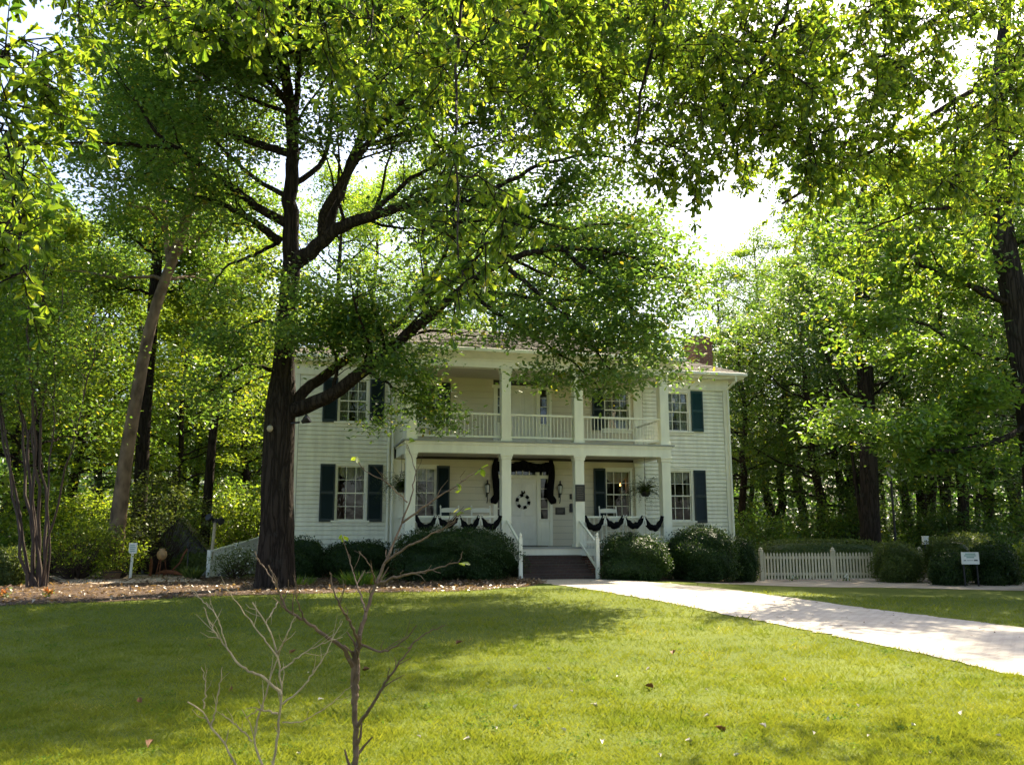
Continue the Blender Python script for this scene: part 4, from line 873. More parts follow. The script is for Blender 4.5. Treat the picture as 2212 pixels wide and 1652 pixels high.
# fluted, ridged trunk
def fluted(pts, rad, n=28, seed=1, amp=.07):
    rr = np.random.default_rng(seed); ph = rr.random(5)*6.28; vs = []
    for i, (p_, r_) in enumerate(zip(pts, rad)):
        for j in range(n):
            a = 2*math.pi*j/n; k = 1+amp*(math.sin(3*a+ph[0]+i*.02)*.5+math.sin(5*a+ph[1])*.35+math.sin(11*a+ph[2]+i*.3)*.25+math.sin(17*a+i*.9+ph[3])*.2)
            if i < 5: k += (.07-.014*i)*math.sin(5*a+ph[4])
            vs.append((p_[0]+r_*k*math.cos(a), p_[1]+r_*k*math.sin(a), p_[2]))
    m = len(pts); return vs, [(i*n+j, i*n+(j+1) % n, (i+1)*n+(j+1) % n, (i+1)*n+j) for i in range(m-1) for j in range(n)]+[tuple((m-1)*n+j for j in range(n))]
wood.add(*fluted(tpts, trad))
LIMBS = [  # (photo x, y, distance) points, start radius, end radius, subs, sub length
    ([(612, 892, 21.5), (660, 880, 21.3), (720, 850, 21), (790, 800, 20.6), (850, 745, 20.2), (920, 690, 19.9), (990, 628, 19.5), (1080, 565, 19), (1200, 532, 18.6), (1330, 545, 18.4), (1440, 580, 18.2)], .21, .03, 16, 2.0),
    ([(618, 885, 21.5), (672, 832, 21.6), (740, 783, 21.8), (820, 725, 22.2), (870, 690, 22.5), (905, 640, 22.8), (940, 590, 23), (960, 555, 23), (985, 480, 23.2), (1010, 400, 23.4)], .16, .03, 11, 1.9),
    ([(632, 572, 21.5), (668, 548, 21.4), (702, 515, 21.2), (732, 490, 21), (800, 465, 20.7), (870, 447, 20.4), (930, 430, 20.1), (1010, 440, 19.9), (1110, 455, 19.6), (1230, 440, 19.4)], .22, .03, 14, 2.0),
    ([(705, 512, 21.2), (716, 470, 21.3), (738, 400, 21.5), (770, 320, 21.8), (802, 230, 22.1), (830, 130, 22.4), (850, 20, 22.7), (880, -120, 23)], .16, .03, 12, 2.1),
    ([(700, 516, 21.2), (690, 482, 21), (722, 420, 20.6), (772, 340, 20.2), (832, 262, 19.9), (900, 190, 19.6), (980, 110, 19.3)], .14, .03, 11, 2.0),
    ([(630, 560, 21.5), (625, 480, 21.5), (628, 400, 21.6), (633, 330, 21.6), (630, 250, 21.6), (622, 180, 21.7), (605, 90, 21.8), (592, 0, 22), (580, -140, 22.3), (590, -300, 22.5)], .23, .05, 16, 2.2),
    ([(632, 245, 21.6), (592, 182, 21.3), (540, 125, 21), (480, 90, 20.8), (400, 60, 20.6)], .1, .025, 9, 1.8),
    ([(634, 275, 21.6), (648, 150, 21.9), (642, 30, 22.1), (650, -100, 22.3)], .11, .03, 8, 1.8),
    ([(607, 523, 21.5), (565, 490, 21.3), (527, 463, 21), (480, 440, 20.8), (430, 424, 20.6), (360, 405, 20.3)], .13, .02, 9, 1.7),
    ([(626, 487, 21.5), (562, 452, 21.2), (491, 397, 20.8), (426, 352, 20.4), (386, 322, 20.2), (311, 316, 19.9), (226, 306, 19.6), (120, 310, 19.2)], .14, .02, 13, 1.8),
    ([(628, 332, 21.6), (560, 312, 21.8), (500, 290, 22), (451, 255, 22.2), (391, 205, 22.4), (321, 155, 22.6), (245, 100, 22.9)], .12, .02, 11, 1.8),
    ([(388, 323, 20.2), (345, 300, 20), (300, 228, 19.8), (250, 150, 19.6)], .06, .015, 6, 1.4),
    ([(594, 527, 21.5), (568, 540, 21.2), (540, 556, 21), (488, 572, 20.7), (450, 640, 20.5)], .06, .012, 2, .8),
    ([(594, 800, 21.5), (540, 786, 21.1), (500, 798, 20.8), (470, 832, 20.6), (440, 860, 20.4)], .06, .012, 4, .9),
    ([(1080, 565, 19), (1150, 622, 18.6), (1230, 690, 18.3), (1290, 762, 18.1), (1330, 815, 18)], .07, .012, 11, 1.2),
    ([(1200, 532, 18.6), (1300, 602, 18.4), (1390, 690, 18.3), (1450, 770, 18.2)], .07, .012, 10, 1.3),
    ([(1000, 620, 19.4), (1090, 690, 19), (1180, 745, 18.8), (1250, 790, 18.6), (1290, 830, 18.5)], .07, .012, 9, 1.1),
    ([(790, 800, 20.6), (840, 830, 20.3), (890, 862, 20.1), (945, 885, 19.9)], .05, .01, 6, .9),
    ([(720, 850, 21), (730, 780, 20.7), (700, 720, 20.5), (660, 690, 20.3)], .06, .012, 9, 1.2),
    ([(780, 806, 20.7), (800, 745, 20.4), (770, 690, 20.2)], .05, .012, 7, 1.1),
    ([(1010, 440, 19.9), (1080, 400, 19.6), (1180, 350, 19.4), (1290, 330, 19.2), (1380, 360, 19)], .08, .015, 10, 1.6),
    ([(870, 447, 20.4), (950, 500, 20.2), (1060, 540, 20.4), (1200, 600, 20.5), (1350, 640, 20.6), (1460, 690, 20.6)], .08, .012, 13, 1.5),
    ([(990, 628, 19.5), (1100, 640, 19.7), (1230, 650, 20), (1370, 610, 20.2), (1470, 620, 20.2)], .08, .012, 12, 1.6),
]
LIMBS += [
    ([(770, 320, 21.8), (850, 300, 21.4), (950, 260, 21), (1060, 270, 20.6), (1180, 230, 20.4)], .08, .015, 11, 1.8),
    ([(800, 465, 20.7), (880, 390, 21), (980, 330, 21.4), (1090, 300, 21.8), (1190, 310, 22)], .08, .015, 11, 1.8),
    ([(830, 130, 22.4), (930, 110, 22.2), (1040, 60, 22), (1140, 70, 21.8)], .07, .015, 9, 1.8),
    ([(628, 400, 21.6), (700, 360, 22.4), (720, 250, 23), (710, 120, 23.4), (720, -20, 23.8)], .09, .02, 12, 1.9),
    ([(628, 430, 21.6), (540, 380, 22.3), (420, 260, 22.8), (330, 230, 23), (220, 230, 23.2)], .08, .015, 12, 1.9),
    ([(605, 90, 21.8), (520, 20, 22), (430, -40, 22.2), (340, -60, 22.3)], .08, .015, 9, 1.9), ([(630, 250, 21.6), (560, 220, 21), (480, 190, 20.4), (390, 130, 20)], .07, .015, 9, 1.8),
    ([(985, 480, 23.2), (1080, 470, 23.2), (1190, 500, 23.4), (1300, 480, 23.6), (1400, 500, 23.8)], .07, .012, 12, 1.7),
    ([(905, 640, 22.8), (1000, 590, 23.4), (1110, 600, 24), (1250, 640, 24.4), (1380, 700, 24.6)], .07, .012, 11, 1.6),
    ([(1110, 455, 19.6), (1220, 500, 19.2), (1340, 480, 18.8), (1450, 520, 18.6)], .05, .012, 9, 1.4),
    ([(594, 700, 21.5), (560, 690, 21), (520, 710, 20.6), (490, 760, 20.4)], .05, .012, 7, 1.1),
    ([(625, 660, 21.5), (660, 640, 21), (720, 650, 20.7), (770, 700, 20.5), (800, 770, 20.4)], .06, .012, 9, 1.2), ([(850, 745, 20.2), (890, 790, 19.9), (900, 840, 19.8)], .04, .01, 5, .8)]
TOP = P(592, 0, 22); U1, U2 = P(600, 60, 21.9), P(850, 20, 22.7)
for lat, d, z, src in [(-1, 15.5, 11.6, U1), (1.2, 16.5, 12.4, U2), (2.6, 19, 13, U2), (3.4, 21.5, 13.6, U2), (0, 18, 14.6, TOP), (-3, 14.8, 12, U1), (-5.5, 15, 12.6, U1), (1.5, 22, 15.6, TOP), (-2, 21, 16.5, TOP), (-7.5, 17, 14, TOP), (-9.5, 20, 14.4, TOP), (-1.5, 17, 16, TOP), (3.6, 17.6, 12.2, U2), (-4, 18, 15.6, TOP), (-8, 23, 15, TOP), (0.5, 16.5, 14, TOP), (2.5, 17.5, 14.5, TOP), (4, 19.5, 15, TOP), (1, 19.5, 17, TOP), (4.6, 18, 13.4, U2), (-1, 14.2, 12.6, U1), (3.2, 16, 13, U2), (-3.6, 16.4, 14.4, TOP), (5, 21, 14.2, U2), (-3, 26, 15, TOP), (2, 25, 14.6, U2)]:
    e = np.array([CAM[0]+math.sin(YAW)*d+math.cos(YAW)*lat, CAM[1]+math.cos(YAW)*d-math.sin(YAW)*lat, z]); LIMBS.append(([src, src*.5+e*.5+np.array([0, 0, .9]), e], .08, .02, 12, 2.0))
for pts, ra, rb, ns_, ls_ in LIMBS:
    lb = resamp([q if isinstance(q, np.ndarray) else P(*q) for q in pts], max(10, 4*len(pts))); k = len(lb); lb[1:] += rng.normal(size=(k-1, 3))*.018
    wood.tube(lb, ra+(rb-ra)*np.linspace(0, 1, k)**.75, 9, True); up_ = lb[-1][2] > 11.5 and len(pts) == 3
    limb_subs(rng, lb, ra*.7, cen, wood, ns_, ls_, up=.15, start=.22, ncl=3, twigs=3, flat=.45); cen += [lb[-1], lb[-2]]
wood.build('trunk', M_BARK, oak, smooth=True)
np_mesh('crown', [spray(rng, cen, 34, .34, .11, .12, LEAF6, .6), spray(rng, [c_ for c_ in cen if c_[2] > 13.6], 34, .5, .2, .13, LEAF6, .4)], LF_OAK, oak)
# flood lamp and globe on the oak trunk
q = P(652, 912, 21.1)
t = empty('trunk_floodlight', q, 'dark floodlight fixed to the right side of the oak trunk', 'floodlight')
MB().tube([q+[-.25, .1, -.02], q+[-.05, 0, 0]], .025, 6).build('bracket', M_IRON, t); o = MB().lathe((0, 0, 0), [(.04, 0), (.06, .05), (.11, .15), (.12, .2), (.1, .205)], 12).build('lamp_head', M_IRON, t); o.matrix_parent_inverse = Matrix.Identity(4); o.rotation_euler = (R(60), 0, R(70))
q = P(583, 925, 20.95)
t = empty('trunk_lamp', q, 'small pale globe lamp fixed to the left of the oak trunk', 'lamp')
MB().lathe(q+[0, 0, -.09], [(.0, 0), (.05, .02), (.075, .08), (.06, .14), (.03, .16)], 12).build('globe', M_POST, t, smooth=True); MB().tube([q+[.02, .3, .1], q+[0, .05, .1], q+[0, 0, .06]], .02, 6).build('bracket', M_IRON, t)

# ---- overhead oak: trunk behind the camera, limbs reaching over the view, hanging sprays of big leaves
rng = np.random.default_rng(5)
def CS(lat, d, z): return CAM+np.array([math.sin(YAW), math.cos(YAW), 0])*d+np.array([math.cos(YAW), -math.sin(YAW), 0])*lat+np.array([0, 0, z])
tb = CS(4.5, -4.5, 0); tb[2] = float(hgt(tb[0], tb[1]))
ov = empty('overhead_oak', tb, 'near oak whose sunlit leafy branches hang across the top of the view', 'tree')
wood = MB()
crot = CS(4.2, -4.2, 3.6)
wood.add(*fluted(resamp([tb+[0, 0, -.3], tb+[0, 0, .2], tb+[-.1, .1, 2], crot], 14), np.interp(np.linspace(0, 1, 14), [0, .1, .3, 1], [.65, .5, .42, .36]), 20, 4))
ARMS = [([crot, CS(1.5, -2, 5.2), CS(-1.5, 1, 5.6), CS(-3.6, 4, 5.2), CS(-5, 7.5, 5.4)], .2), ([crot, CS(2.5, -1, 5.6), CS(1, 2.5, 5.9), CS(0, 5.5, 5.9), CS(-.8, 9, 6.4)], .2),
        ([crot, CS(4, -1, 5.4), CS(3.6, 3, 6), CS(3.2, 7, 6.3), CS(3, 10.5, 6.9)], .2), ([crot, CS(5, -1, 5), CS(5.6, 3, 5.4), CS(6, 7, 5.6), CS(6.4, 11, 5.9)], .18), ([crot, CS(-1, -3, 4.9), CS(-3.4, 0, 4.6), CS(-4, 3, 4.3)], .12),
        ([crot, CS(3, -3, 6.5), CS(2, 1, 8.5), CS(1.5, 6, 9.6), CS(1.4, 11, 10.5)], .2), ([crot, CS(5, -3, 6.5), CS(5.5, 2, 8), CS(6, 7, 8.8), CS(6.4, 12, 9.2)], .18)]
armpts = []
for pl, r0 in ARMS:
    lb = resamp(pl, 26); lb[1:] += rng.normal(size=(25, 3))*.03; wood.tube(lb, r0*(1-.8*np.linspace(0, 1, 26)), 8, False); armpts.append(lb[6:])
armpts = np.concatenate(armpts)
def link(q0): return armpts[np.linalg.norm((armpts-q0)*np.array([1, 1, .5]), axis=1).argmin()]
pool = [armpts]
for pl, r0 in [([(2500, -60, 9), (2330, 60, 8.6), (2150, 170, 8.3), (1980, 270, 8), (1820, 360, 7.8), (1690, 440, 7.6)], .045), ([(2500, 330, 9.4), (2330, 420, 9.3), (2150, 440, 9.2), (1980, 450, 9.1), (1870, 500, 9)], .035), ([(1500, -160, 7), (1440, 20, 6.8), (1390, 170, 6.6), (1370, 310, 6.5)], .03),
               ([(1030, -200, 5), (1000, -20, 5.7), (985, 150, 5.6), (985, 320, 5.0), (990, 450, 4.7), (990, 560, 4.5)], .016), ([(-180, 60, 3.7), (-60, 160, 4.6), (10, 290, 4.5), (35, 430, 4.4), (40, 540, 4.3)], .014), ([(1750, -150, 8), (1700, 20, 7.7), (1640, 150, 7.5), (1560, 230, 7.3)], .03), ([(560, -160, 5), (470, -20, 5.4), (400, 40, 5.3), (330, 50, 5.2)], .016), ([(830, -160, 5.6), (810, 0, 5.3), (790, 100, 5.2)], .018), ([(1200, -170, 6.3), (1180, 0, 6.1), (1130, 130, 5.9)], .022), ([(2300, -200, 8), (2120, -20, 7.8), (1960, 90, 7.7), (1850, 160, 7.6)], .035), ([(-200, 380, 3.4), (-60, 420, 4.3), (10, 470, 4.2)], .012)]:
    pw = [P(*q) for q in pl]; lb = resamp([link(pw[0]), (link(pw[0])+pw[0])/2+[0, 0, .25]]+pw, 30); lb[1:-1] += rng.normal(size=(28, 3))*.012; wood.tube(lb, r0*(1.15-.85*np.linspace(0, 1, 30)), 6, False); pool.append(lb[12:])
pool = np.concatenate(pool)
tips = []                                         # branchlets: each grows from the nearest wood
targets = []
def grow_all():
    global pool
    ts_ = np.array(targets); d0_ = np.array([np.linalg.norm(pool-q, axis=1).min() for q in ts_])
    for i in d0_.argsort():
        end = ts_[i]; df = end-pool; dist = np.linalg.norm(df, axis=1)+np.where(df[:, 2] > .1, 1.5*df[:, 2], 0); s_ = pool[dist.argmin()]; L = np.linalg.norm(end-s_)
        if L < .12: s_ = pool[np.argsort(dist)[8]]; L = np.linalg.norm(end-s_)
        q = resamp([s_, s_*.5+end*.5+np.array([0, 0, .14*L]), end*.85+s_*.15+[0, 0, .05*L], end], 12); q[1:-1] += rng.normal(size=(10, 3))*.012
        rad = min(.016, .005+.004*L); wood.tube(q, np.linspace(rad, .0025, 12), 5, False); tips.append(q); pool = np.concatenate([pool, q[4:11:2]])
def branchlet(end, lift=1.0, rad=.012): targets.append(np.array(end))
for x, y, d in [  # individual sprays that read in the photo
    (985, 640, 3.9), (1010, 580, 4.0), (960, 500, 4.1), (990, 420, 4.2), (950, 330, 4.4), (1090, 510, 4.6), (1100, 440, 4.6),
    (30, 130, 3.4), (90, 180, 3.5), (140, 150, 3.7), (20, 300, 3.3), (70, 330, 3.5), (30, 420, 3.3), (60, 480, 3.4), (25, 560, 3.2), (50, 610, 3.3), (15, 220, 3.2), (150, 260, 3.8), (0, 500, 3.1), (60, 90, 3.6), (-40, 350, 3.1), (-40, 560, 3.1), (110, 230, 3.6),
    (290, 15, 4.2), (360, 40, 4.2), (430, 70, 4.4), (260, 5, 4), (460, 90, 4.5), (520, 30, 4.6), (600, 10, 4.6), (680, 60, 4.8), (330, 20, 4.3),
    (700, 110, 5), (760, 150, 5.2), (820, 90, 5.2), (880, 60, 5.4), (940, 200, 5.4), (1000, 120, 5.6), (1060, 200, 5.8), (1120, 120, 6), (1180, 250, 6),
    (1300, 180, 6.5), (1250, 300, 6.5), (1350, 320, 6.8), (1430, 230, 7), (1420, 350, 6.8), (1480, 130, 7), (1520, 260, 7.4), (1460, 400, 7), (1400, 390, 6.6), (1580, 180, 7.5), (1640, 260, 7.5), (1710, 330, 8), (1620, 390, 8), (1750, 250, 8), (1690, 430, 8.2), (1780, 400, 8.4), (1840, 320, 8.5), (1880, 420, 8.6), (1720, 520, 8.6), (1800, 560, 9), (1880, 520, 9), (1960, 380, 9), (1950, 500, 9), (2040, 430, 9), (2110, 350, 8.6), (2180, 420, 8.4), (2080, 520, 9), (1980, 600, 9.4), (1860, 620, 9.4), (2120, 560, 9), (2200, 280, 8),
    (1600, 90, 7.2), (1700, 120, 7.4), (1800, 150, 7.6), (1900, 200, 8), (2000, 140, 7.8), (2100, 200, 8), (2180, 120, 7.6), (2000, 280, 8.4), (2070, 60, 7.4), (1750, 40, 7), (1880, 60, 7.2), (1600, 20, 6.8), (1400, 60, 6.6), (1280, 60, 6.2), (1200, 30, 6), (2200, 30, 7.2), (1500, 40, 6.8), (1080, 40, 5.6), (780, 20, 5), (960, 20, 5.4)]:
    branchlet(P(x, y, d*1.32 if d < 4.3 else d*1.1))
for k in range(330):                              # the looser mass further up and out
    x = rng.uniform(0, 1)**.75*1500+720; y = rng.uniform(-160, 480)*(.55+.45*(x-700)/1500); d = rng.uniform(6.2, 9.6)
    if 1500 < x < 1580 and y > 330: continue
    branchlet(P(x, y, d), .6, .01)
for k in range(34): branchlet(P(rng.uniform(1470, 1800), rng.uniform(60, 430), rng.uniform(6.6, 8.6)))
for k in range(70):
    x = rng.uniform(-200, 1300); y = rng.uniform(-160, 70); branchlet(P(x, y, rng.uniform(4.2, 9)), .6, .01)
grow_all()
bl = []; ps, ts, ns, ss = [], [], [], []
for q in tips:
    L = np.linalg.norm(np.diff(q, axis=0), axis=1).sum(); dvec = q[-1]-q[-4]; dvec /= np.linalg.norm(dvec)+1e-9
    tw = [(q[-1], dvec)]
    for i in range(3, 12):                        # short side twigs along the outer part
        if rng.random() < .9 and np.linalg.norm(q[-1]-q[i]) < 1.3:
            s_ = rand_dirs(rng, 1)[0]; s_ = s_-dvec*(s_@dvec)*.6+dvec*.5-np.array([0, 0, .1]); s_ /= np.linalg.norm(s_); e = q[i]+s_*rng.uniform(.12, .38); wood.tube([q[i], (q[i]+e)/2+[0, 0, .01], e], [.005, .004, .002], 4, False); tw.append((e, s_)); tw.append((q[i]*.45+e*.55, s_))
    for e, s_ in tw:                              # whorl of leaves at a twig end
        for k in range(rng.integers(5, 10)):
            r_ = rand_dirs(rng, 1)[0]; t_ = s_*.75+r_*.85-np.array([0, 0, .12]); ps.append(e-s_*rng.random()*.06); ts.append(t_); ns.append(rng.normal(size=3)*.55+np.array([0, 0, 1.])); ss.append(rng.uniform(.048, .092))
ps2, ts2, ns2, ss2 = [v[::3] for v in (ps, ts, ns, ss)]; ps, ts, ns, ss = [[q for i, q in enumerate(v) if i % 3] for v in (ps, ts, ns, ss)]
np_mesh('crown', [leaf_arrays(np.array(ps), np.array(ts), np.array(ns), np.array(ss), OAKLEAF), leaf_arrays(np.array(ps2), np.array(ts2), np.array(ns2), np.array(ss2), OAKCURL)], LF_OVER, ov)
# the rest of its crown, above and behind the camera
cen = [CS(rng.normal()*4+4.5, rng.normal()*3.2-4.5, rng.uniform(5, 12)) for _ in range(260)]
np_mesh('upper_crown', [spray(rng, cen, 40, .45, .25, .12, LEAF6)], LF_OVER, ov)
wood.build('trunk', M_BARKD, ov)

# ---- right oak: trunk at the right edge, bright low limbs
rng = np.random.default_rng(21)
KR = 1.27
rb_ = GD(2262, 18.5*KR)
ro = empty('right_oak', rb_, 'dark trunked oak at the right edge with low limbs of yellow green leaves', 'tree')
wood = MB(); cen = []
tp = resamp([rb_+[0, 0, -.3], rb_+[0, 0, .2], P(2240, 1000, 18.5*KR), P(2215, 800, 18.5*KR), P(2190, 640, 18.5*KR), P(2165, 520, 18.5*KR), P(2150, 400, 18.5*KR), P(2150, 250, 18.7*KR), P(2170, 60, 19*KR), P(2180, -150, 19.3*KR)], 34)
wood.add(*fluted(tp, np.interp(np.linspace(0, 1, 34), [0, .04, .2, .5, .75, 1], [.66, .5, .38, .31, .22, .08]), 20, 7))
for pts, ra, ns_, ls_ in [
    ([(2240, 900, 18.5), (2150, 960, 18), (2060, 985, 17.6), (1960, 960, 17.4), (1860, 930, 17.2), (1790, 915, 17)], .1, 16, 1.1),
    ([(2150, 640, 18.4), (2060, 600, 18), (1950, 560, 17.6), (1850, 545, 17.3), (1760, 565, 17)], .08, 13, 1.4), ([(2120, 770, 18.6), (2000, 700, 18), (1880, 680, 17.6), (1780, 700, 17.3)], .06, 10, 1.2),
    ([(2225, 830, 18.5), (2120, 860, 18.3), (2020, 905, 18), (1930, 925, 17.8)], .09, 12, 1.1),
    ([(2192, 660, 18.5), (2120, 630, 18.2), (2060, 605, 18), (2020, 560, 17.8), (1990, 520, 17.6)], .1, 10, 1.3),
    ([(2210, 770, 18.5), (2150, 780, 19), (2080, 760, 19.2), (2010, 745, 19.4), (1930, 760, 19.6)], .08, 12, 1.2),
    ([(2160, 480, 18.5), (2090, 430, 18.2), (2010, 400, 18), (1920, 390, 17.8)], .1, 11, 1.4),
    ([(2152, 380, 18.6), (2200, 320, 18.3), (2260, 260, 18), (2330, 230, 17.8)], .1, 9, 1.5),
    
([(2200, 700, 18.5), (2290, 640, 18.3), (2380, 620, 18)], .1, 8, 1.4), ([(2170, 540, 18.5), (2250, 500, 19), (2340, 480, 19.3)], .09, 8, 1.4), 
    ([(2165, 100, 19), (2250, 40, 20), (2340, 0, 21)], .07, 10, 1.6), ([(2152, 260, 18.7), (2240, 180, 20), (2340, 150, 21)], .08, 10, 1.6), ([(2178, -120, 19.2), (2230, -210, 20), (2280, -280, 20.6)], .06, 10, 1.5), ([(2172, 0, 19), (2140, -80, 20.4), (2120, -160, 21.4)], .06, 9, 1.5),
    ([(2235, 880, 18.5), (2300, 860, 18.2), (2400, 850, 18)], .09, 8, 1.3)]:
    lb = resamp([P(q[0], q[1], q[2]*KR) for q in pts], 14); lb[1:] += rng.normal(size=(13, 3))*.03; wood.tube(lb, np.linspace(ra, .015, 14), 7, False)
    limb_subs(rng, lb, ra*.7, cen, wood, ns_, ls_, up=.1, start=.2, ncl=3, twigs=2, flat=.4)
wood.build('trunk', M_BARKD, ro, smooth=True)
np_mesh('crown', [spray(rng, cen, 40, .33, .14, .16, LEAF6, .6)], LF_MID, ro)

# ---- leaning beech-like tree, left, and its neighbours
def custom_tree(name, label, pts, rads, bark, leaf, limbs, seed, per=38, lsize=.14, sxy=.36, nlimb=16, H=4, crown=None, cat='tree'):
    rng = np.random.default_rng(seed); pw = [np.array(q) for q in pts]; t = empty(name, pw[0]+np.array([0, 0, .2]), label, cat); wood = MB(); cen = []
    tr = resamp(pw, 26); wood.add(*fluted(tr, np.interp(np.linspace(0, 1, 26), np.linspace(0, 1, len(rads)), rads), 16, seed, .04))
    for k in range(nlimb):
        u = crown+(1-crown)*(k+.5)/nlimb; p_ = tr[min(25, int(u*25))]; a = k*2.4+rng.random(); el = rng.uniform(.1, .8); L = H*rng.uniform(.5, 1)
        e = p_+np.array([math.cos(a)*math.cos(el), math.sin(a)*math.cos(el), math.sin(el)])*L; lb = wob(rng, p_, e, 10, .09); r0 = rads[-1]*.6+.03; wood.tube(lb, np.linspace(r0, .012, 10), 6, False)
        limb_subs(rng, lb, r0, cen, wood, 7, L*.38, ncl=3, twigs=1)
    for l in limbs: wood.tube(resamp([np.array(q) for q in l[0]], 12), np.linspace(l[1], l[1]*.4, 12), 8, False)
    wood.build('trunk', bark, t, smooth=True); np_mesh('crown', [spray(rng, cen, per, sxy, .18, lsize, KITE)], leaf, t)
    return t
custom_tree('beech_tree', 'leaning pale grey trunked tree rising behind the left shrubs', [GD(248, 26.5)+[0, 0, -.2], P(258, 1100, 26.5), P(275, 960, 26.4), P(295, 860, 26.3), P(315, 740, 26.2), P(340, 640, 26.1), P(375, 560, 26), P(400, 490, 26), P(420, 400, 26), P(430, 250, 26), P(430, 60, 26)],
            [.3, .23, .2, .185, .17, .16, .155, .14, .1, .05], M_BARKP, LF_MID, [([P(368, 575, 26), P(360, 520, 26.3), P(358, 460, 26.6), P(345, 380, 26.8)], .12)], 31, crown=.52, nlimb=22, H=4.2)
custom_tree('dark_pine', 'straight dark trunked tree close behind the leaning pale tree', [GD(298, 30)+[0, 0, -.2], P(305, 1050, 30), P(308, 950, 30), P(318, 820, 30), P(330, 680, 30), P(345, 480, 30), P(355, 200, 30)], [.28, .24, .22, .2, .18, .12, .06], M_BARKD, LF_DARK, [], 32, crown=.55, nlimb=16, H=3.2)
custom_tree('slim_tree', 'slim straight grey trunk standing behind the floodlight post', [GD(438, 31)+[0, 0, -.2], P(444, 1150, 31), P(450, 1050, 31), P(460, 930, 31), P(468, 880, 31), P(478, 760, 31), P(490, 500, 31)], [.2, .17, .15, .14, .13, .11, .05], M_BARK, LF_YEL, [], 33, crown=.5, nlimb=16, H=3.4)
custom_tree('shaded_tree', 'thick dark trunk standing behind the right picket fence', [GD(1880, 33)+[0, 0, -.2], P(1880, 1150, 33), P(1878, 1050, 33), P(1875, 950, 33), P(1868, 800, 33), P(1862, 600, 33), P(1868, 350, 33)], [.42, .34, .31, .3, .28, .2, .08], M_BARKD, LF_DARK, [([P(1872, 900, 33), P(1820, 830, 32.6), P(1770, 740, 32.3)], .12), ([P(1866, 1160, 33.2), P(1850, 1050, 33.2), P(1838, 960, 33.2), P(1825, 880, 33.2)], .09)], 34, crown=.4, nlimb=24, H=4.4)
# crape myrtle: many stems from one base
rng = np.random.default_rng(41); cb_ = G(78, 1263); dc = 21.8
cm = empty('crape_myrtle', cb_, 'multi stemmed crape myrtle with bare brown stems at the left edge', 'tree')
wood = MB(); cen = []
for x0, x1, yt, r_ in ((60, -30, 640, .07), (66, 10, 560, .075), (72, 30, 640, .06), (78, 62, 520, .08), (84, 66, 600, .07), (90, 100, 560, .08), (96, 112, 500, .07), (100, 135, 620, .05), (88, 210, 700, .05), (72, -60, 520, .07)):
    q0 = P(x0, 1262, dc+rng.normal()*.15); q0[2] = cb_[2]-.1; q1 = P(x1, yt, dc+rng.normal()*.9); r_ *= .48; q = wob(rng, q0, q1, 16, .03)
    wood.tube(q, np.linspace(r_*1.2, r_*.45, 16), 8, False); limb_subs(rng, q, r_, cen, wood, 9, 1.5, start=.5, ncl=3, twigs=1, up=.4)
wood.build('stems', M_BARKC, cm, smooth=True); np_mesh('crown', [spray(rng, cen, 32, .3, .18, .1, KITE)], LF_MID, cm)

# ---- wood around the garden: a few kinds, copied
protos = [tree_proto('tall_tree', 106, 26, 6, 5.2, M_BARKD, LF_TALL, 40, .17, 26, .34, sub=9), tree_proto('broadleaf_tree', 101, 15, 3.0, 4.2, M_BARKD, LF_MID, 26, .16, 28, .24), tree_proto('broadleaf_tree', 102, 17, 4.5, 4.4, M_BARK, LF_DARK, 28, .16, 28, .27),
          tree_proto('broadleaf_tree', 103, 13, 2.0, 3.8, M_BARKD, LF_YEL, 24, .16, 28, .18), tree_proto('broadleaf_tree', 104, 19, 5.5, 4.6, M_BARKD, LF_MID, 30, .16, 28, .3), tree_proto('pine_tree', 105, 20, 8, 3.2, M_BARKD, LF_DARK, 30, .15, 28, .26, conic=.4, upang=.2)]
SPOTS = [  # photo x, distance, kind, scale, where
    (60, 29, 2, 1.0, 'l'), (165, 33, 0, .95, 'l'), (375, 37, 2, .95, 'l'), (520, 41, 0, .9, 'l'), (15, 38, 1, 1, 'l'), (-130, 27, 0, 1, 'l'), (265, 44, 3, 1, 'l'), (455, 50, 2, 1.15, 'l'), (-60, 34, 3, .9, 'l'), (120, 46, 4, 1, 'l'), (-260, 33, 1, 1, 'l'), (330, 56, 1, 1.1, 'l'), (560, 56, 4, .85, 'l'), (200, 52, 1, 1.1, 'l'), (590, 47, 2, .9, 'l'), (420, 42, 0, .8, 'l'),
    (700, 50, 0, 1, 'b'), (850, 54, 1, .9, 'b'), (1000, 51, 2, 1.15, 'b'), (1150, 55, 0, 1.05, 'b'), (1290, 50, 2, 1.1, 'b'), (1410, 54, 0, .95, 'b'), (780, 62, 3, .9, 'b'), (1080, 64, 4, .85, 'b'),
    (1540, 44, 2, .92, 'r'), (1610, 39, 1, .72, 'r'), (1690, 44, 1, .95, 'r'), (1765, 37, 0, .95, 'r'), (1990, 40, 1, 1, 'r'), (2085, 34, 0, 1, 'r'), (2190, 42, 3, 1, 'r'), (2300, 34, 1, 1, 'r'), (1730, 54, 3, 1.05, 'r'), (1850, 50, 0, 1.2, 'r'), (2050, 52, 4, 1.0, 'r'), (2250, 54, 1, 1.2, 'r'), (1960, 58, 3, 1.1, 'r'), (2420, 40, 3, 1, 'r'), (2140, 60, 1, 1.2, 'r'), (1620, 58, 4, .8, 'r'), (1480, 60, 1, .85, 'r'), (2350, 26, 1, .8, 'r'), (1820, 43, 1, .9, 'r'), (2150, 37, 1, .75, 'r')]
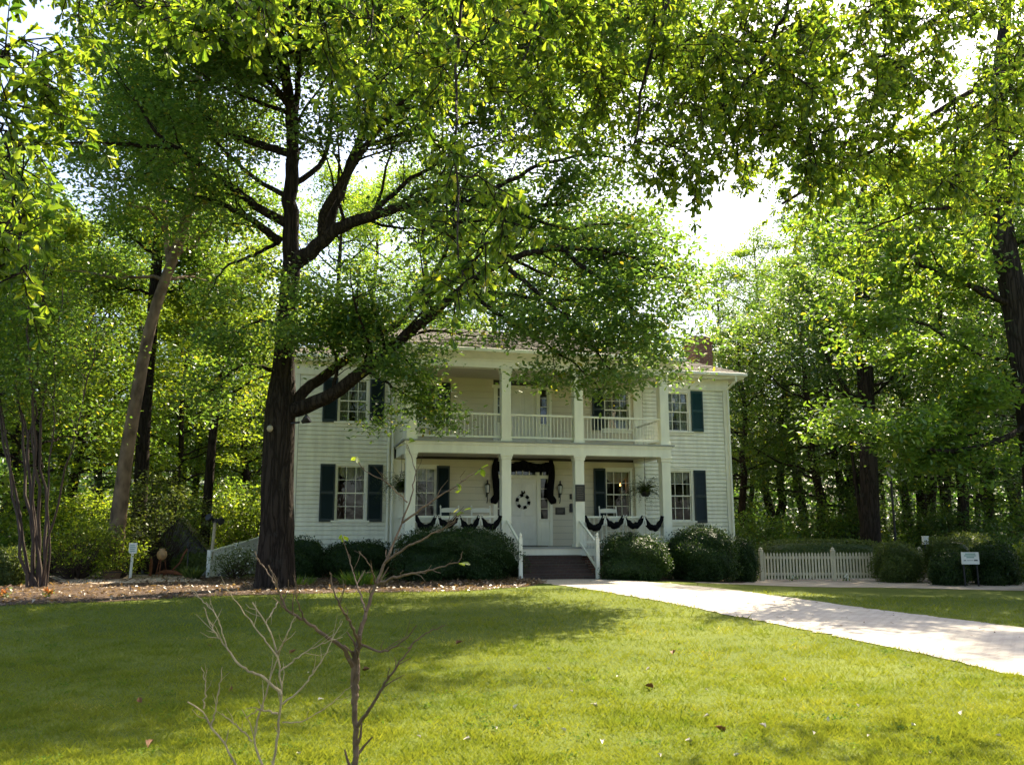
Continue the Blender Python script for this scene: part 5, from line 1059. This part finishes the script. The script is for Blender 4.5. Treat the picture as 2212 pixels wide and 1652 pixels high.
SPOTS = [(x, d, k+1, s, w) for x, d, k, s, w in SPOTS]+[(40, 50, 0, .85, 'l'), (390, 52, 0, 1.0, 'l'), (-120, 46, 0, .9, 'l'), (720, 56, 0, 1.1, 'b'), (900, 53, 0, 1.05, 'b'), (1080, 57, 0, 1.1, 'b'), (1240, 60, 0, 1.0, 'b'), (1850, 56, 0, 1, 'r'), (2020, 60, 0, 1.1, 'r'), (2200, 52, 0, 1, 'r'), (2380, 50, 0, 1, 'r'), (1660, 60, 0, .95, 'r'), (1570, 62, 0, .86, 'b'), (800, 70, 0, 1.2, 'b'), (1000, 72, 0, 1.2, 'b')]
KW = ['very tall light green', 'green broadleaf', 'dark green tall', 'bright yellow green', 'high crowned', 'narrow dark conifer like']; WH = {'l': 'tree in the wood left of the house', 'b': 'tree rising behind the house roof', 'r': 'tree in the wood behind the picket fence'}; GR = {'l': 'wood left of the house', 'b': 'trees behind the house', 'r': 'wood right of the house'}
used = set(); cnt = 0
rnd = random.Random(9)
for x, d, k, s, wh in SPOTS:
    loc = GD(x, d)-np.array([0, 0, .05]); lab = KW[k]+' '+WH[wh]; grp = KW[k]+' trees, '+GR[wh]
    if k not in used:
        pr_o = protos[k]; used.add(k); pr_o.location = tuple(loc); pr_o.rotation_euler = (0, 0, rnd.random()*6.28); pr_o.scale = (s,)*3; tag(pr_o, lab, 'tree', grp)
    else: copy_thing(protos[k], loc, rnd.random()*6.28, s*rnd.uniform(.95, 1.06), lab, grp)
# far wood and undergrowth that read as one mass
rng = np.random.default_rng(77); cen = []; wood = MB()
for k in range(2400):
    x = rng.uniform(-900, 3100); d = rng.uniform(64, 95); q = GD(x, d); q[2] += rng.uniform(.0, 1)*15*(.75+.25*math.sin(x*.011)); cen.append(q)
for k in range(160):
    q = GD(rng.uniform(-900, 3100), rng.uniform(60, 90)); wood.tube([q, q+[rng.normal()*.3, 0, 5], q+[rng.normal()*.6, 0, 11]], [.2, .16, .08], 6, False)
far = []
for k in range(2200): q = GD(rng.uniform(-900, 3100), rng.uniform(100, 140)); q[2] += rng.uniform(0, 1)*19; far.append(q)
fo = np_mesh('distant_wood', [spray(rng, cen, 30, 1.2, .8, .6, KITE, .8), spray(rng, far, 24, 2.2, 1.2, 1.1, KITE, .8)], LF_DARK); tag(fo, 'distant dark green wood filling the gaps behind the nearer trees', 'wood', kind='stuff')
tag(wood.build('distant_trunks', M_BARKD), 'dark trunks of the distant wood seen between nearer trees', 'wood', kind='stuff')
cen = []
for k in range(1500):
    x = rng.choice([rng.uniform(-500, 560), rng.uniform(1570, 2700)]); d = rng.uniform(35, 64); q = GD(x, d); q[2] += abs(rng.normal())*(.5+.06*(d-30))+.1; cen.append(q)
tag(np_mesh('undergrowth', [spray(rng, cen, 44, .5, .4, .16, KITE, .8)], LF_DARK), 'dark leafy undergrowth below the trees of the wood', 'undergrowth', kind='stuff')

# ---- clipped hedges along the house
def H(x, y, d, rx, rz, ry, label, seed, n=9000, leaf=LF_BOX, size=.05, name='boxwood_bush', group='clipped bushes along the house front', **kw):
    c = GD(x, d); shrub_shape(name, label, c, (rx, ry, rz), seed, leaf, n, size, group=group, **kw)
H(656, 0, 26.0, .66, .60, .6, 'dark rounded boxwood bush just right of the oak trunk', 51)
H(772, 0, 26.0, .95, .56, .65, 'low dark boxwood bush below the left wing window', 52, 11000)
H(985, 0, 24.6, 1.72, .78, .85, 'largest dark boxwood mound in front of the left porch', 53, 20000)
H(1368, 0, 25.4, .98, .70, .75, 'rounded boxwood bush right of the porch steps', 54, 12000)
H(1512, 0, 26.6, 1.08, .86, .85, 'tall lumpy boxwood bush below the right wing window', 55, 15000, lump=.16)
H(1604, 0, 27.4, .34, .74, .5, 'narrow boxwood bush at the right corner of the house', 56, 6000)
GB = 'clipped bushes by the right fence'
H(1934, 0, 27.6, .68, .66, .6, 'round pale green bush between the two picket fence sections', 57, 9000, LF_BUSH, .06, 'round_bush', GB)
H(2042, 0, 27.6, .62, .72, .6, 'cloud clipped bush left of the white information sign', 58, 8000, LF_BUSH, .06, 'round_bush', GB, lump=.22)
H(2090, 0, 28.6, .9, .80, .6, 'taller clipped bush rising behind the information sign', 59, 9000, LF_BUSH, .06, 'round_bush', GB, lump=.2)
H(2140, 0, 26, .62, .64, .6, 'dark clipped bush right of the white information sign', 60, 9000, LF_BOX, .06, 'round_bush', GB)
H(2040, 0, 25.9, .45, .5, .45, 'small dark clipped bush just left of the sign posts', 61, 6000, LF_BOX, .055, 'round_bush', GB)
H(2230, 0, 27.5, .7, .6, .6, 'loose yellowish bush at the right edge of the bed', 62, 6000, LF_YEL, .08, 'round_bush', GB, fuzz=.15)
a, b = GD(1650, 30.2), GD(1890, 30.6)
shrub_shape('clipped_hedge', 'long pale topped clipped hedge behind the picket fence', (a+b)/2, (2.35, .55, .7), 63, LF_BUSH, 16000, .06, .05, None, 'hedge', 5)
shrub_shape('clipped_hedge', 'low clipped hedge beside the ramp and path light', GD(424, 27.8), (.62, .5, .35), 64, LF_BUSH, 6000, .06, .1, None, 'hedge', 3)
shrub_shape('round_bush', 'rounded green bush at the far left edge of the mulch bed', GD(20, 22.5), (.52, .5, .52), 65, LF_BUSH, 7000, .06, .1, None, 'bush', 2.6)
def loose_shrub(name, label, x, d, rx, h, seed, leaf, n=60, per=34, size=.09, bark=M_BARKC, extra=None, sxy=.16):
    rng = np.random.default_rng(seed); c = GD(x, d); t = empty(name, c, label, 'shrub'); wood = MB(); cen = []
    for k in range(n):
        a = rng.random()*6.28; r_ = rx*rng.random()**.5; z = h*(.25+.75*rng.random())*(1-.35*(r_/rx)**2); e = c+np.array([math.cos(a)*r_, math.sin(a)*r_, z]); b = c+np.array([math.cos(a), math.sin(a), 0])*r_*.15; wood.tube(wob(rng, b, e, 6, .08), np.linspace(.016, .004, 6), 5, False); cen.append(e)
    wood.build('stems', bark, t); np_mesh('foliage', [spray(rng, cen, per, sxy, .13, size, KITE)], leaf, t)
    if extra: tag(np_mesh('flowers', [spray(rng, cen, 4, sxy, .12, .06, KITE)], extra, t), kind='stuff')
loose_shrub('yellow_shrub', 'yellow green leafy shrub in front of the leaning pale tree', 170, 25.5, 1.25, 1.9, 71, LF_YEL, 110)
loose_shrub('yellow_shrub', 'sparse yellow green shrub beside the slim white sign post', 262, 25.8, .7, 1.3, 72, LF_YEL, 50)
loose_shrub('viburnum_shrub', 'tall grey green arching shrub overhanging the small shed', 345, 28.5, 1.6, 3.3, 73, LF_BUSH, 150, 40, .11)
loose_shrub('flowering_shrub', 'white flecked shrub growing in front of the white ramp', 512, 25.4, .55, .95, 74, LF_BUSH, 60, 30, .07, M_BARKC, M_WHITE)
loose_shrub('understory_shrub', 'shaded leafy shrub between the dark trunk and the lamp post', 1925, 34.5, 1.0, 1.7, 75, LF_MID, 60)
loose_shrub('understory_shrub', 'shaded leafy shrub behind the long fence near the house', 1700, 36, 1.6, 2.2, 76, LF_DARK, 90)
loose_shrub('understory_shrub', 'dark feathery shrub behind the bushes at the right edge', 2150, 31, 1.4, 1.9, 77, LF_DARK, 90)
for k, (x, d, rx, h, lf, lab) in enumerate([(1645, 34.5, 1.3, 2.4, LF_MID, 'mid green thicket shrub at the wood edge nearest the house corner'), (1760, 35.5, 1.4, 2.8, LF_MID, 'light green thicket shrub behind the middle of the long fence'), (1830, 37, 1.4, 3.4, LF_DARK, 'tall dark thicket shrub left of the thick shaded trunk'), (1990, 36.5, 1.5, 3.0, LF_MID, 'light green thicket shrub right of the lamp post'), (2065, 34, 1.5, 2.6, LF_DARK, 'dark thicket shrub behind the cloud clipped bush'), (2230, 34, 1.7, 2.8, LF_MID, 'leafy thicket shrub beyond the shaded fence at the right edge')]):
    loose_shrub('thicket_shrub', lab, x, d, rx, h, 170+k, lf, 120, 34, .13, sxy=.24)
for k, (x, d, rx, h, lf, lab) in enumerate([(545, 34, 1.6, 3.2, LF_YEL, 'sunlit yellow green thicket shrub seen between the ramp and the oak trunk'), (480, 36, 1.8, 3.6, LF_MID, 'bright green thicket shrub behind the floodlight post'), (100, 29, 1.6, 2.6, LF_MID, 'green thicket shrub behind the crape myrtle stems'), (205, 30, 1.5, 2.8, LF_YEL, 'yellowish thicket shrub behind the yellow shrub bed')]):
    loose_shrub('thicket_shrub', lab, x, d, rx, h, 180+k, lf, 130, 34, .13, sxy=.24)
# grass tuft, flowers
def tuft(name, label, c, n, h, seed, leaf, cat='plant', spread=.2):
    rng = np.random.default_rng(seed); c = np.array(c); a = rng.random(n)*6.28; r_ = spread*rng.random(n)**.5; pos = c+np.stack([np.cos(a)*r_, np.sin(a)*r_, np.zeros(n)], 1)
    td = np.stack([np.cos(a)*.5, np.sin(a)*.5, np.full(n, 1.)], 1)+rng.normal(size=(n, 3))*.25; o = np_mesh(name, [leaf_arrays(pos, td, np.stack([np.cos(a), np.sin(a), np.zeros(n)], 1)+rng.normal(size=(n, 3))*.3, h*(.6+.6*rng.random(n)), BLADE)], leaf); tag(o, label, cat); return o
tuft('ornamental_grass', 'bright grassy clump in the mulch below the low boxwood', G(778, 1262), 260, .38, 81, LF_MID, 'plant', .5)
tuft('ornamental_grass', 'thin grassy clump in the mulch right of the oak trunk', G(640, 1262), 120, .25, 82, LF_MID, 'plant', .45)
tuft('ornamental_grass', 'variegated grass clump below the low hedge by the ramp', G(418, 1250), 160, .4, 83, LF_BUSH, 'plant', .15)
def flower(x, y, m, label, seed, n=3, h=.28, pm=.05):
    rng = np.random.default_rng(seed); c = G(x, y); t = empty('flower_plant', c, label, 'flower'); st = MB(); tips_ = []
    for k in range(n): e = c+np.array([rng.normal()*.05, rng.normal()*.05, h*rng.uniform(.6, 1.1)]); st.tube([c, (c+e)/2+[.01, 0, 0], e], .005, 5); tips_.append(e)
    st.build('stem', LF_MID, t); np_mesh('leaves', [spray(rng, [c+np.array([0, 0, .08])], 30, .06, .05, .07, KITE)], LF_MID, t); np_mesh('petals', [spray(rng, tips_, 16, .022, .022, pm, KITE, 1.5)], m, t)
flower(1468, 1251, M_PETAL, 'pink red flower in front of the tall lumpy boxwood', 91, 3, .34, .075)
flower(14, 1292, M_ORANGE, 'orange flower at the far left edge of the mulch', 92, 3, .14, .06); flower(102, 1290, M_ORANGE, 'orange flower in front of the crape myrtle base', 93, 3, .16, .06)
for k, x in enumerate((1650, 1712, 1760, 1830)): flower(x, 1252+k % 2*3, M_WHITE, ['white flower at the left end of the picket fence foot', 'white flower at the fence foot before the first pickets', 'white flower at the fence foot near its middle', 'white flower at the fence foot near the round bush'][k], 94+k, 3, .16, .05)

# ---- bare shrub close to the camera
rng = np.random.default_rng(61)
def twig_shrub(name, label, lines, m, seed):
    rng = np.random.default_rng(seed); base = None; wood = MB()
    for pts, ra, rb in lines:
        pw = [P(*q) if len(q) == 3 else np.array(q[0]) for q in pts]
        lb = resamp(pw, 5*len(pw)); k = len(lb); lb[1:-1] += rng.normal(size=(k-2, 3))*.0022
        rad = np.linspace(ra, rb, k)*(.78 if m is M_TWIGP else 1)*(1+.18*np.abs(np.sin(np.arange(k)*1.3)))*1.0; wood.tube(lb, rad, 7)
        if ra > .002:
            for j in range(int(len(pw)*1.1)):
                i = rng.integers(k//3, k-1); t_ = lb[min(i+1, k-1)]-lb[i-1]; t_ /= np.linalg.norm(t_)+1e-9; dv = rand_dirs(rng, 1)[0]*.8+t_*.9+np.array([0, 0, .3]); dv /= np.linalg.norm(dv); l = rng.uniform(.03, .12); e = lb[i]+dv*l; wood.tube([lb[i], lb[i]+dv*l*.5+rng.normal(size=3)*.006, e], [rad[i]*.55, rad[i]*.45, rad[i]*.25], 5)
    return wood
sb = P(768, 1652, 3.6); sb0 = sb.copy(); sb0[2] = float(hgt(sb[0], sb[1]))-.05
bs = empty('bare_shrub', sb0, 'bare branching shrub standing in the near lawn before the camera', 'shrub')
d_ = 3.6
main = [([(sb0,), (768, 1652, d_), (768, 1560, d_), (764, 1500, d_), (762, 1430, d_), (775, 1380, d_), (790, 1320, d_+.05), (812, 1260, d_+.1), (842, 1190, d_+.15), (868, 1130, d_+.2), (885, 1085, d_+.2)], .0165, .003),
    ([(764, 1520, d_), (770, 1470, d_), (772, 1420, d_), (778, 1370, d_-.05)], .012, .006),
    ([(762, 1440, d_), (745, 1400, d_-.05), (700, 1370, d_-.1), (655, 1338, d_-.12), (615, 1315, d_-.15), (600, 1270, d_-.15), (580, 1220, d_-.15)], .0085, .0025),
    ([(770, 1570, d_), (800, 1530, d_-.08), (835, 1470, d_-.12), (870, 1420, d_-.15), (890, 1395, d_-.15)], .007, .0025),
    ([(775, 1390, d_), (760, 1350, d_-.1), (735, 1310, d_-.2), (718, 1270, d_-.2), (712, 1235, d_-.2)], .006, .002),
    ([(812, 1262, d_+.1), (860, 1245, d_), (910, 1235, d_-.05), (950, 1225, d_-.1), (990, 1215, d_-.1)], .006, .002),
    ([(830, 1215, d_+.1), (880, 1180, d_+.05), (930, 1155, d_+.05), (975, 1130, d_), (1000, 1105, d_)], .005, .0018),
    ([(868, 1130, d_+.2), (920, 1090, d_+.2), (985, 1050, d_+.25), (1040, 1010, d_+.3)], .0045, .0015),
    ([(885, 1085, d_+.2), (900, 1020, d_+.25), (880, 960, d_+.3)], .003, .0012), ([(880, 1085, d_+.2), (835, 1040, d_+.2), (790, 1020, d_+.2), (770, 990, d_+.2)], .003, .0012),
    ([(790, 1320, d_), (770, 1260, d_+.2), (755, 1210, d_+.3), (740, 1160, d_+.3)], .004, .0014),
    ([(778, 1390, d_), (830, 1410, d_-.1), (870, 1385, d_-.15), (900, 1350, d_-.2)], .005, .0016), ([(812, 1262, d_+.1), (800, 1220, d_), (775, 1190, d_)], .004, .0015), ([(600, 1270, d_-.15), (570, 1225, d_-.1), (550, 1190, d_-.1)], .003, .0012), ([(880, 1400, d_-.15), (915, 1370, d_-.15), (960, 1350, d_-.2)], .003, .0012), ([(990, 1215, d_-.1), (1000, 1190, d_-.1)], .002, .0012), ([(655, 1338, d_-.12), (640, 1290, d_-.2), (635, 1250, d_-.2)], .003, .0012)]
twig_shrub('', '', main, M_TWIG, 3).build('branches', M_TWIG, bs)
rng = np.random.default_rng(62); ll = np.array([P(*q) for q in ((1040, 1010, 3.9), (990, 1215, 3.5), (880, 958, 3.9), (770, 990, 3.8), (740, 1160, 3.9), (1000, 1100, 3.6), (985, 1050, 3.85))]); tag(np_mesh('last_leaves', [spray(rng, ll, 3, .008, .008, .038, LEAF6, 1.2, .4)], LF_YEL, bs), kind='stuff')
sb2 = P(600, 1700, 3.45); sb2[2] = float(hgt(sb2[0], sb2[1]))-.05
bs2 = empty('bare_shrub', sb2, 'lower pale bare shrub left of the taller bare shrub', 'shrub')
d_ = 3.45
main2 = [([(sb2,), (570, 1652, d_), (545, 1600, d_), (555, 1560, d_), (575, 1500, d_), (585, 1460, d_), (600, 1420, d_)], .009, .003), ([(sb2,), (590, 1640, d_+.1), (600, 1580, d_+.1), (605, 1540, d_+.1), (608, 1480, d_+.1), (600, 1410, d_+.1), (575, 1345, d_+.1), (545, 1300, d_+.1)], .009, .003),
    ([(sb2,), (515, 1652, d_), (490, 1610, d_), (455, 1570, d_), (440, 1530, d_), (405, 1515, d_)], .009, .003), ([(545, 1600, d_), (530, 1585, d_), (480, 1540, d_)], .004, .002), ([(608, 1500, d_), (570, 1460, d_), (520, 1440, d_), (490, 1400, d_), (460, 1360, d_), (440, 1310, d_)], .007, .002), ([(600, 1410, d_+.1), (620, 1370, d_), (640, 1330, d_)], .005, .002), ([(605, 1450, d_), (640, 1420, d_), (690, 1390, d_), (740, 1375, d_)], .004, .0016), ([(600, 1540, d_), (560, 1530, d_), (530, 1550, d_)], .005, .002), ([(610, 1520, d_), (640, 1500, d_), (680, 1450, d_), (710, 1400, d_), (740, 1340, d_)], .0045, .0016), ([(455, 1570, d_), (470, 1510, d_), (480, 1440, d_)], .004, .0016), ([(440, 1530, d_), (445, 1480, d_), (435, 1440, d_)], .004, .0016), ([(490, 1400, d_), (480, 1360, d_), (470, 1330, d_), (420, 1280, d_+.1), (400, 1250, d_+.1)], .003, .0014), ([(600, 1300, d_+.2), (575, 1345, d_+.1)], .003, .002), ([(600, 1420, d_), (570, 1380, d_), (540, 1340, d_), (480, 1260, d_)], .004, .0015), ([(610, 1560, d_), (650, 1560, d_), (700, 1530, d_), (760, 1480, d_)], .003, .0014)]
twig_shrub('', '', main2, M_TWIGP, 4).build('branches', M_TWIGP, bs2)

# ---- grass blades, litter, fallen leaves
rng = np.random.default_rng(8)
def in_path(x, y):
    # between the two path edges (by nearest polyline param)
    pl = np.concatenate([PATH_L, PATH_R[::-1]]); ins = np.zeros(len(x), bool); j = len(pl)-1
    for i in range(len(pl)):
        c_ = ((pl[i, 1] > y) != (pl[j, 1] > y)) & (x < (pl[j, 0]-pl[i, 0])*(y-pl[i, 1])/(pl[j, 1]-pl[i, 1]+1e-12)+pl[i, 0]); ins ^= c_; j = i
    return ins
N = 560000
dd = 1/(1/3.2-rng.random(N)*(1/3.2-1/21.)); lat = (rng.random(N)*2-1)*.64*dd
X = CAM[0]+math.sin(YAW)*dd+math.cos(YAW)*lat; Y = CAM[1]+math.cos(YAW)*dd-math.sin(YAW)*lat
mf = np.array([q[:2] for q in mul_front]); o_ = np.argsort(mf[:, 0]); lim = np.interp(X, mf[o_, 0], mf[o_, 1])
gx = np.array([G(x, y)[:2] for x, y in ((1500, 1259), (1640, 1264), (1900, 1269), (2212, 1276), (2500, 1282))]); lim = np.where(X > gx[0, 0], np.interp(X, gx[:, 0], gx[:, 1]), lim); lim = np.where((X > mf[-1, 0]) & (X <= gx[0, 0]), -3.4, lim)
dn = np.sin(X*1.7+np.sin(Y*1.3)*1.5)*np.sin(Y*2.1+X*.6)
dn = np.sign(dn)*np.abs(dn)**.7
keep = (Y < lim+.05) & ~in_path(X, Y) & (rng.random(N) < .72+.28*dn)
X, Y, dd = X[keep], Y[keep], dd[keep]; n = len(X)
pos = np.stack([X, Y, hgt(X, Y)], 1); a = rng.random(n)*6.28
td = np.stack([np.cos(a)*.75, np.sin(a)*.75, np.full(n, .8)], 1)+rng.normal(size=(n, 3))*.25
cl = np.sin(X*5.3+2*np.sin(Y*3.1))*np.sin(Y*6.1+1.7*np.sin(X*4.3)); sz = (.018+.022*rng.random(n))*(1+.055*dd)*(1+.45*np.clip(cl, -.5, 1)+(rng.random(n) < .012)*.9)
tag(np_mesh('grass', [leaf_arrays(pos, td, np.stack([-np.sin(a), np.cos(a), np.zeros(n)+.35], 1), sz, BLADE)], LF_GRASS), 'short mown sunlit lawn grass', 'grass', kind='stuff')
# clover and weeds in the turf
n = 420; wd = 1/(1/4.2-rng.random(n)*(1/4.2-1/14.)); wl = (rng.random(n)*2-1)*.62*wd; wx = CAM[0]+math.sin(YAW)*wd+math.cos(YAW)*wl; wy = CAM[1]+math.cos(YAW)*wd-math.sin(YAW)*wl
k_ = ~in_path(wx, wy) & (np.sin(wx*2.3)*np.sin(wy*1.9+wx) > -.2) & (wy < -7); wc = np.stack([wx, wy, hgt(wx, wy)+.03], 1)[k_]
tag(np_mesh('clover', [spray(rng, wc, 22, .055, .008, .028, LEAF6, .4)], LF_CLOVER), 'low clover and broad leaved weeds among the lawn grass', 'weeds', kind='stuff')
n = 260; u = rng.random(n); A = np.array([np.interp(u, np.linspace(0, 1, len(PATH_L)), PATH_L[:, k]) for k in (0, 1)]).T; B = np.array([np.interp(u, np.linspace(0, 1, len(PATH_R)), PATH_R[:, k]) for k in (0, 1)]).T; v = np.where(rng.random(n) < .6, rng.random(n)**3, 1-rng.random(n)**3); q = A+(B-A)*v[:, None]
tag(np_mesh('path_litter', [leaf_arrays(np.stack([q[:, 0], q[:, 1], hgt(q[:, 0], q[:, 1])+.022], 1), rand_dirs(rng, n)*np.array([1, 1, .2]), rand_dirs(rng, n)*.3+np.array([0, 0, 1.]), .025+.05*rng.random(n), LEAF6)], LF_LITTER), 'small brown leaves strewn over the brick path', 'leaf litter', kind='stuff')
# leaf litter on the mulch
n = 9000; u = rng.random(n); v = rng.random(n)
A = np.array([np.interp(u, np.linspace(0, 1, len(mul_front)), [q[k] for q in mul_front]) for k in (0, 1)]).T; B = np.array([np.interp(u, np.linspace(0, 1, len(mul_back)), [q[k] for q in mul_back]) for k in (0, 1)]).T
q = A+(B-A)*v[:, None]; pos = np.stack([q[:, 0], q[:, 1], hgt(q[:, 0], q[:, 1])+.014+.02*rng.random(n)], 1)
tag(np_mesh('leaf_litter', [leaf_arrays(pos, rand_dirs(rng, n)*np.array([1, 1, .3]), rand_dirs(rng, n)*.5+np.array([0, 0, 1.]), .05+.07*rng.random(n), LEAF6)], LF_LITTER), 'brown fallen leaf litter covering the mulch bed', 'leaf litter', kind='stuff')
def fallen(x, y, m, label, group, seed, s=.09):
    rng = np.random.default_rng(seed); c = G(x, y); c[2] += .045; o = np_mesh('fallen_leaf', [leaf_arrays(c[None], rand_dirs(rng, 1)*np.array([1, 1, .25]), rand_dirs(rng, 1)*.45+np.array([0, 0, 1.]), np.array([s]), (OAKLEAF[0]*np.array([1, 1.2, 3]), OAKLEAF[1]))], m); tag(o, label, 'leaf', group)
PALE = [(1067, 1580), (1210, 1584), (1275, 1530), (1338, 1470), (1395, 1456), (1530, 1500), (1520, 1560), (1640, 1575), (1755, 1590), (1790, 1558), (1880, 1600), (1600, 1640), (1300, 1612), (1420, 1640), (1000, 1610), (1230, 1500), (1980, 1580), (2080, 1545), (2150, 1600), (700, 1520), (668, 1460), (1180, 1450), (1700, 1480), (1850, 1530), (1120, 1530), (900, 1600), (640, 1640), (1480, 1612), (2010, 1640), (1900, 1262)]
for k, (x, y) in enumerate(PALE): fallen(x, y, M_DRYLEAF, 'pale dry leaf lying on the sunlit lawn', 'pale fallen leaves on the lawn', 200+k, .035+.04*((k*7) % 5)/5)
for k, (x, y) in enumerate([(332, 1610), (300, 1515), (500, 1490), (640, 1410), (1000, 1392), (1390, 1490), (1460, 1412), (455, 1402), (1545, 1580), (800, 1452)]): fallen(x, y, M_BROWNLEAF, 'brown curled dry leaf lying on the lawn', 'brown fallen leaves on the lawn', 300+k, .1)
